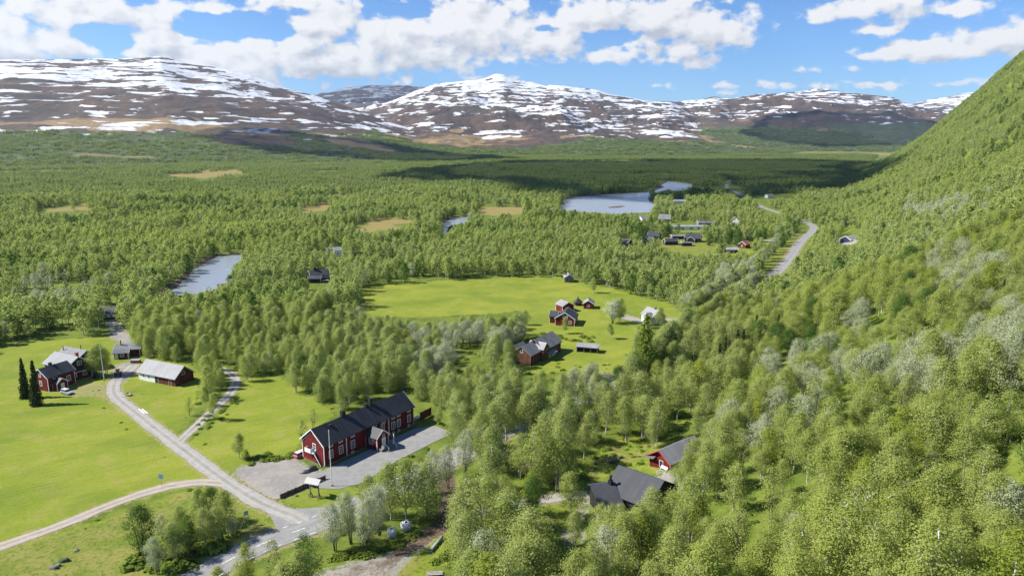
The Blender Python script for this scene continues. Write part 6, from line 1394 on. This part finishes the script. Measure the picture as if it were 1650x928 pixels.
# ---------------------------------------------------------------- unseen clouds placed outside the frame to shade parts of the valley and fells
CM, ct, cout = material('cloud_white'); cd = ct.new('ShaderNodeBsdfDiffuse'); cd.inputs[0].default_value = (.92, .93, .95, 1); ctr = ct.new('ShaderNodeBsdfTransparent'); cmx = ct.new('ShaderNodeMixShader'); cmx.inputs[0].default_value = .58; ct.l.new(cd.outputs[0], cmx.inputs[1]); ct.l.new(ctr.outputs[0], cmx.inputs[2]); ct.l.new(cmx.outputs[0], cout.inputs[0])
def cloud(outline, g0, z, thick, seed):
    """a flat bottomed cumulus whose shadow covers the given ground points"""
    # outline: photo column and distance along the ground; g0 is the height of the ground it shades
    P = np.array([at(*q[:2])[:2] for q in outline]) if g0 is None else np.array([[R * math.sin(math.atan2((px - 825) / F, 1.03)), R * math.cos(math.atan2((px - 825) / F, 1.03))] for px, R in outline])
    g0 = 150 if g0 is None else g0
    P = P + np.array([SDIR.x, SDIR.y]) * (z - g0) / SDIR.z; c = P.mean(0)
    n = 64; ang = np.linspace(0, 2 * np.pi, n, endpoint=False); V = []; Q = []
    Pa = np.vstack([P, P[:1]]); s = np.concatenate([[0], np.cumsum(np.hypot(*np.diff(Pa, axis=0).T))]); u = np.linspace(0, s[-1], n, endpoint=False)
    rim = np.column_stack([np.interp(u, s, Pa[:, 0]), np.interp(u, s, Pa[:, 1])]); kk = 11
    rings = []
    for r in range(-kk, kk + 1):
        q = 1 - abs(r) / kk; sh = (1 - (1 - q) ** 0 * 0); f = (1 - (abs(r) / kk) ** 3) if r else 1
        f = max(f, .02); pts = c + (rim - c) * f; w = fbm(pts[:, 0] / 160, pts[:, 1] / 160 + r, seed, 4)
        pts = pts + (rim - c) / np.hypot(*(rim - c).T)[:, None] * (w * min(420, 1.2 * np.hypot(*(rim - c).T).min()) * min(1, f * 1.3))[:, None]
        V.append(np.column_stack([pts, np.full(n, z) + (r / kk) * thick * (1 if r > 0 else .25) + w * thick * .6]))
    m = len(V); V = np.vstack(V); i = (np.arange(m - 1)[:, None] * n + np.arange(n)[None]).ravel(); j = (np.arange(m - 1)[:, None] * n + (np.arange(n)[None] + 1) % n).ravel()
    o = link(bpy.data.objects.new('cloud', mesh_np('cloud', V, np.stack([i, j, j + n, i + n], 1), [CM], True))); tag(o, kind='structure')
cloud([(640, 1500), (690, 2000), (800, 2700), (950, 2900), (1100, 3000), (1250, 3000), (1390, 2800), (1410, 1700), (1340, 1300), (1250, 1270), (1150, 1080), (1040, 1010), (960, 1090), (880, 1120), (800, 1400), (720, 1330)], 0, 1720, 150, 1)
cloud([(330, 3500), (400, 3900), (500, 3900), (600, 4000), (740, 3800), (760, 3100), (620, 2750), (540, 3000), (420, 3100)], 90, 1800, 130, 2)
cloud([(1180, 7000), (1260, 7900), (1350, 8300), (1500, 8600), (1560, 8000), (1500, 6600), (1300, 6300), (1220, 6500)], 220, 2300, 200, 3)
cloud([(470, 12600), (600, 12400), (700, 12600), (745, 13500), (740, 15300), (600, 15600), (480, 15300)], 800, 4000, 200, 4)
# ---------------------------------------------------------------- air
HAZE = 2.3e-5
bm = bmesh.new(); box(bm, -16000, 16000, -400, 17500, -60, 1480)
hm = bpy.data.materials.new('haze_air'); hm.use_nodes = True; hm.node_tree.nodes.clear(); ht = NT(hm.node_tree); ho = ht.new('ShaderNodeOutputMaterial'); hv = ht.new('ShaderNodeVolumePrincipled')
hv.inputs['Color'].default_value = (.72, .84, 1.0, 1); hv.inputs['Density'].default_value = HAZE; hv.inputs['Anisotropy'].default_value = .2; ht.l.new(hv.outputs[0], ho.inputs['Volume'])
hz = part('haze', bm, hm); tag(hz, 'thin blue summer air over the valley', 'haze', None, 'stuff')
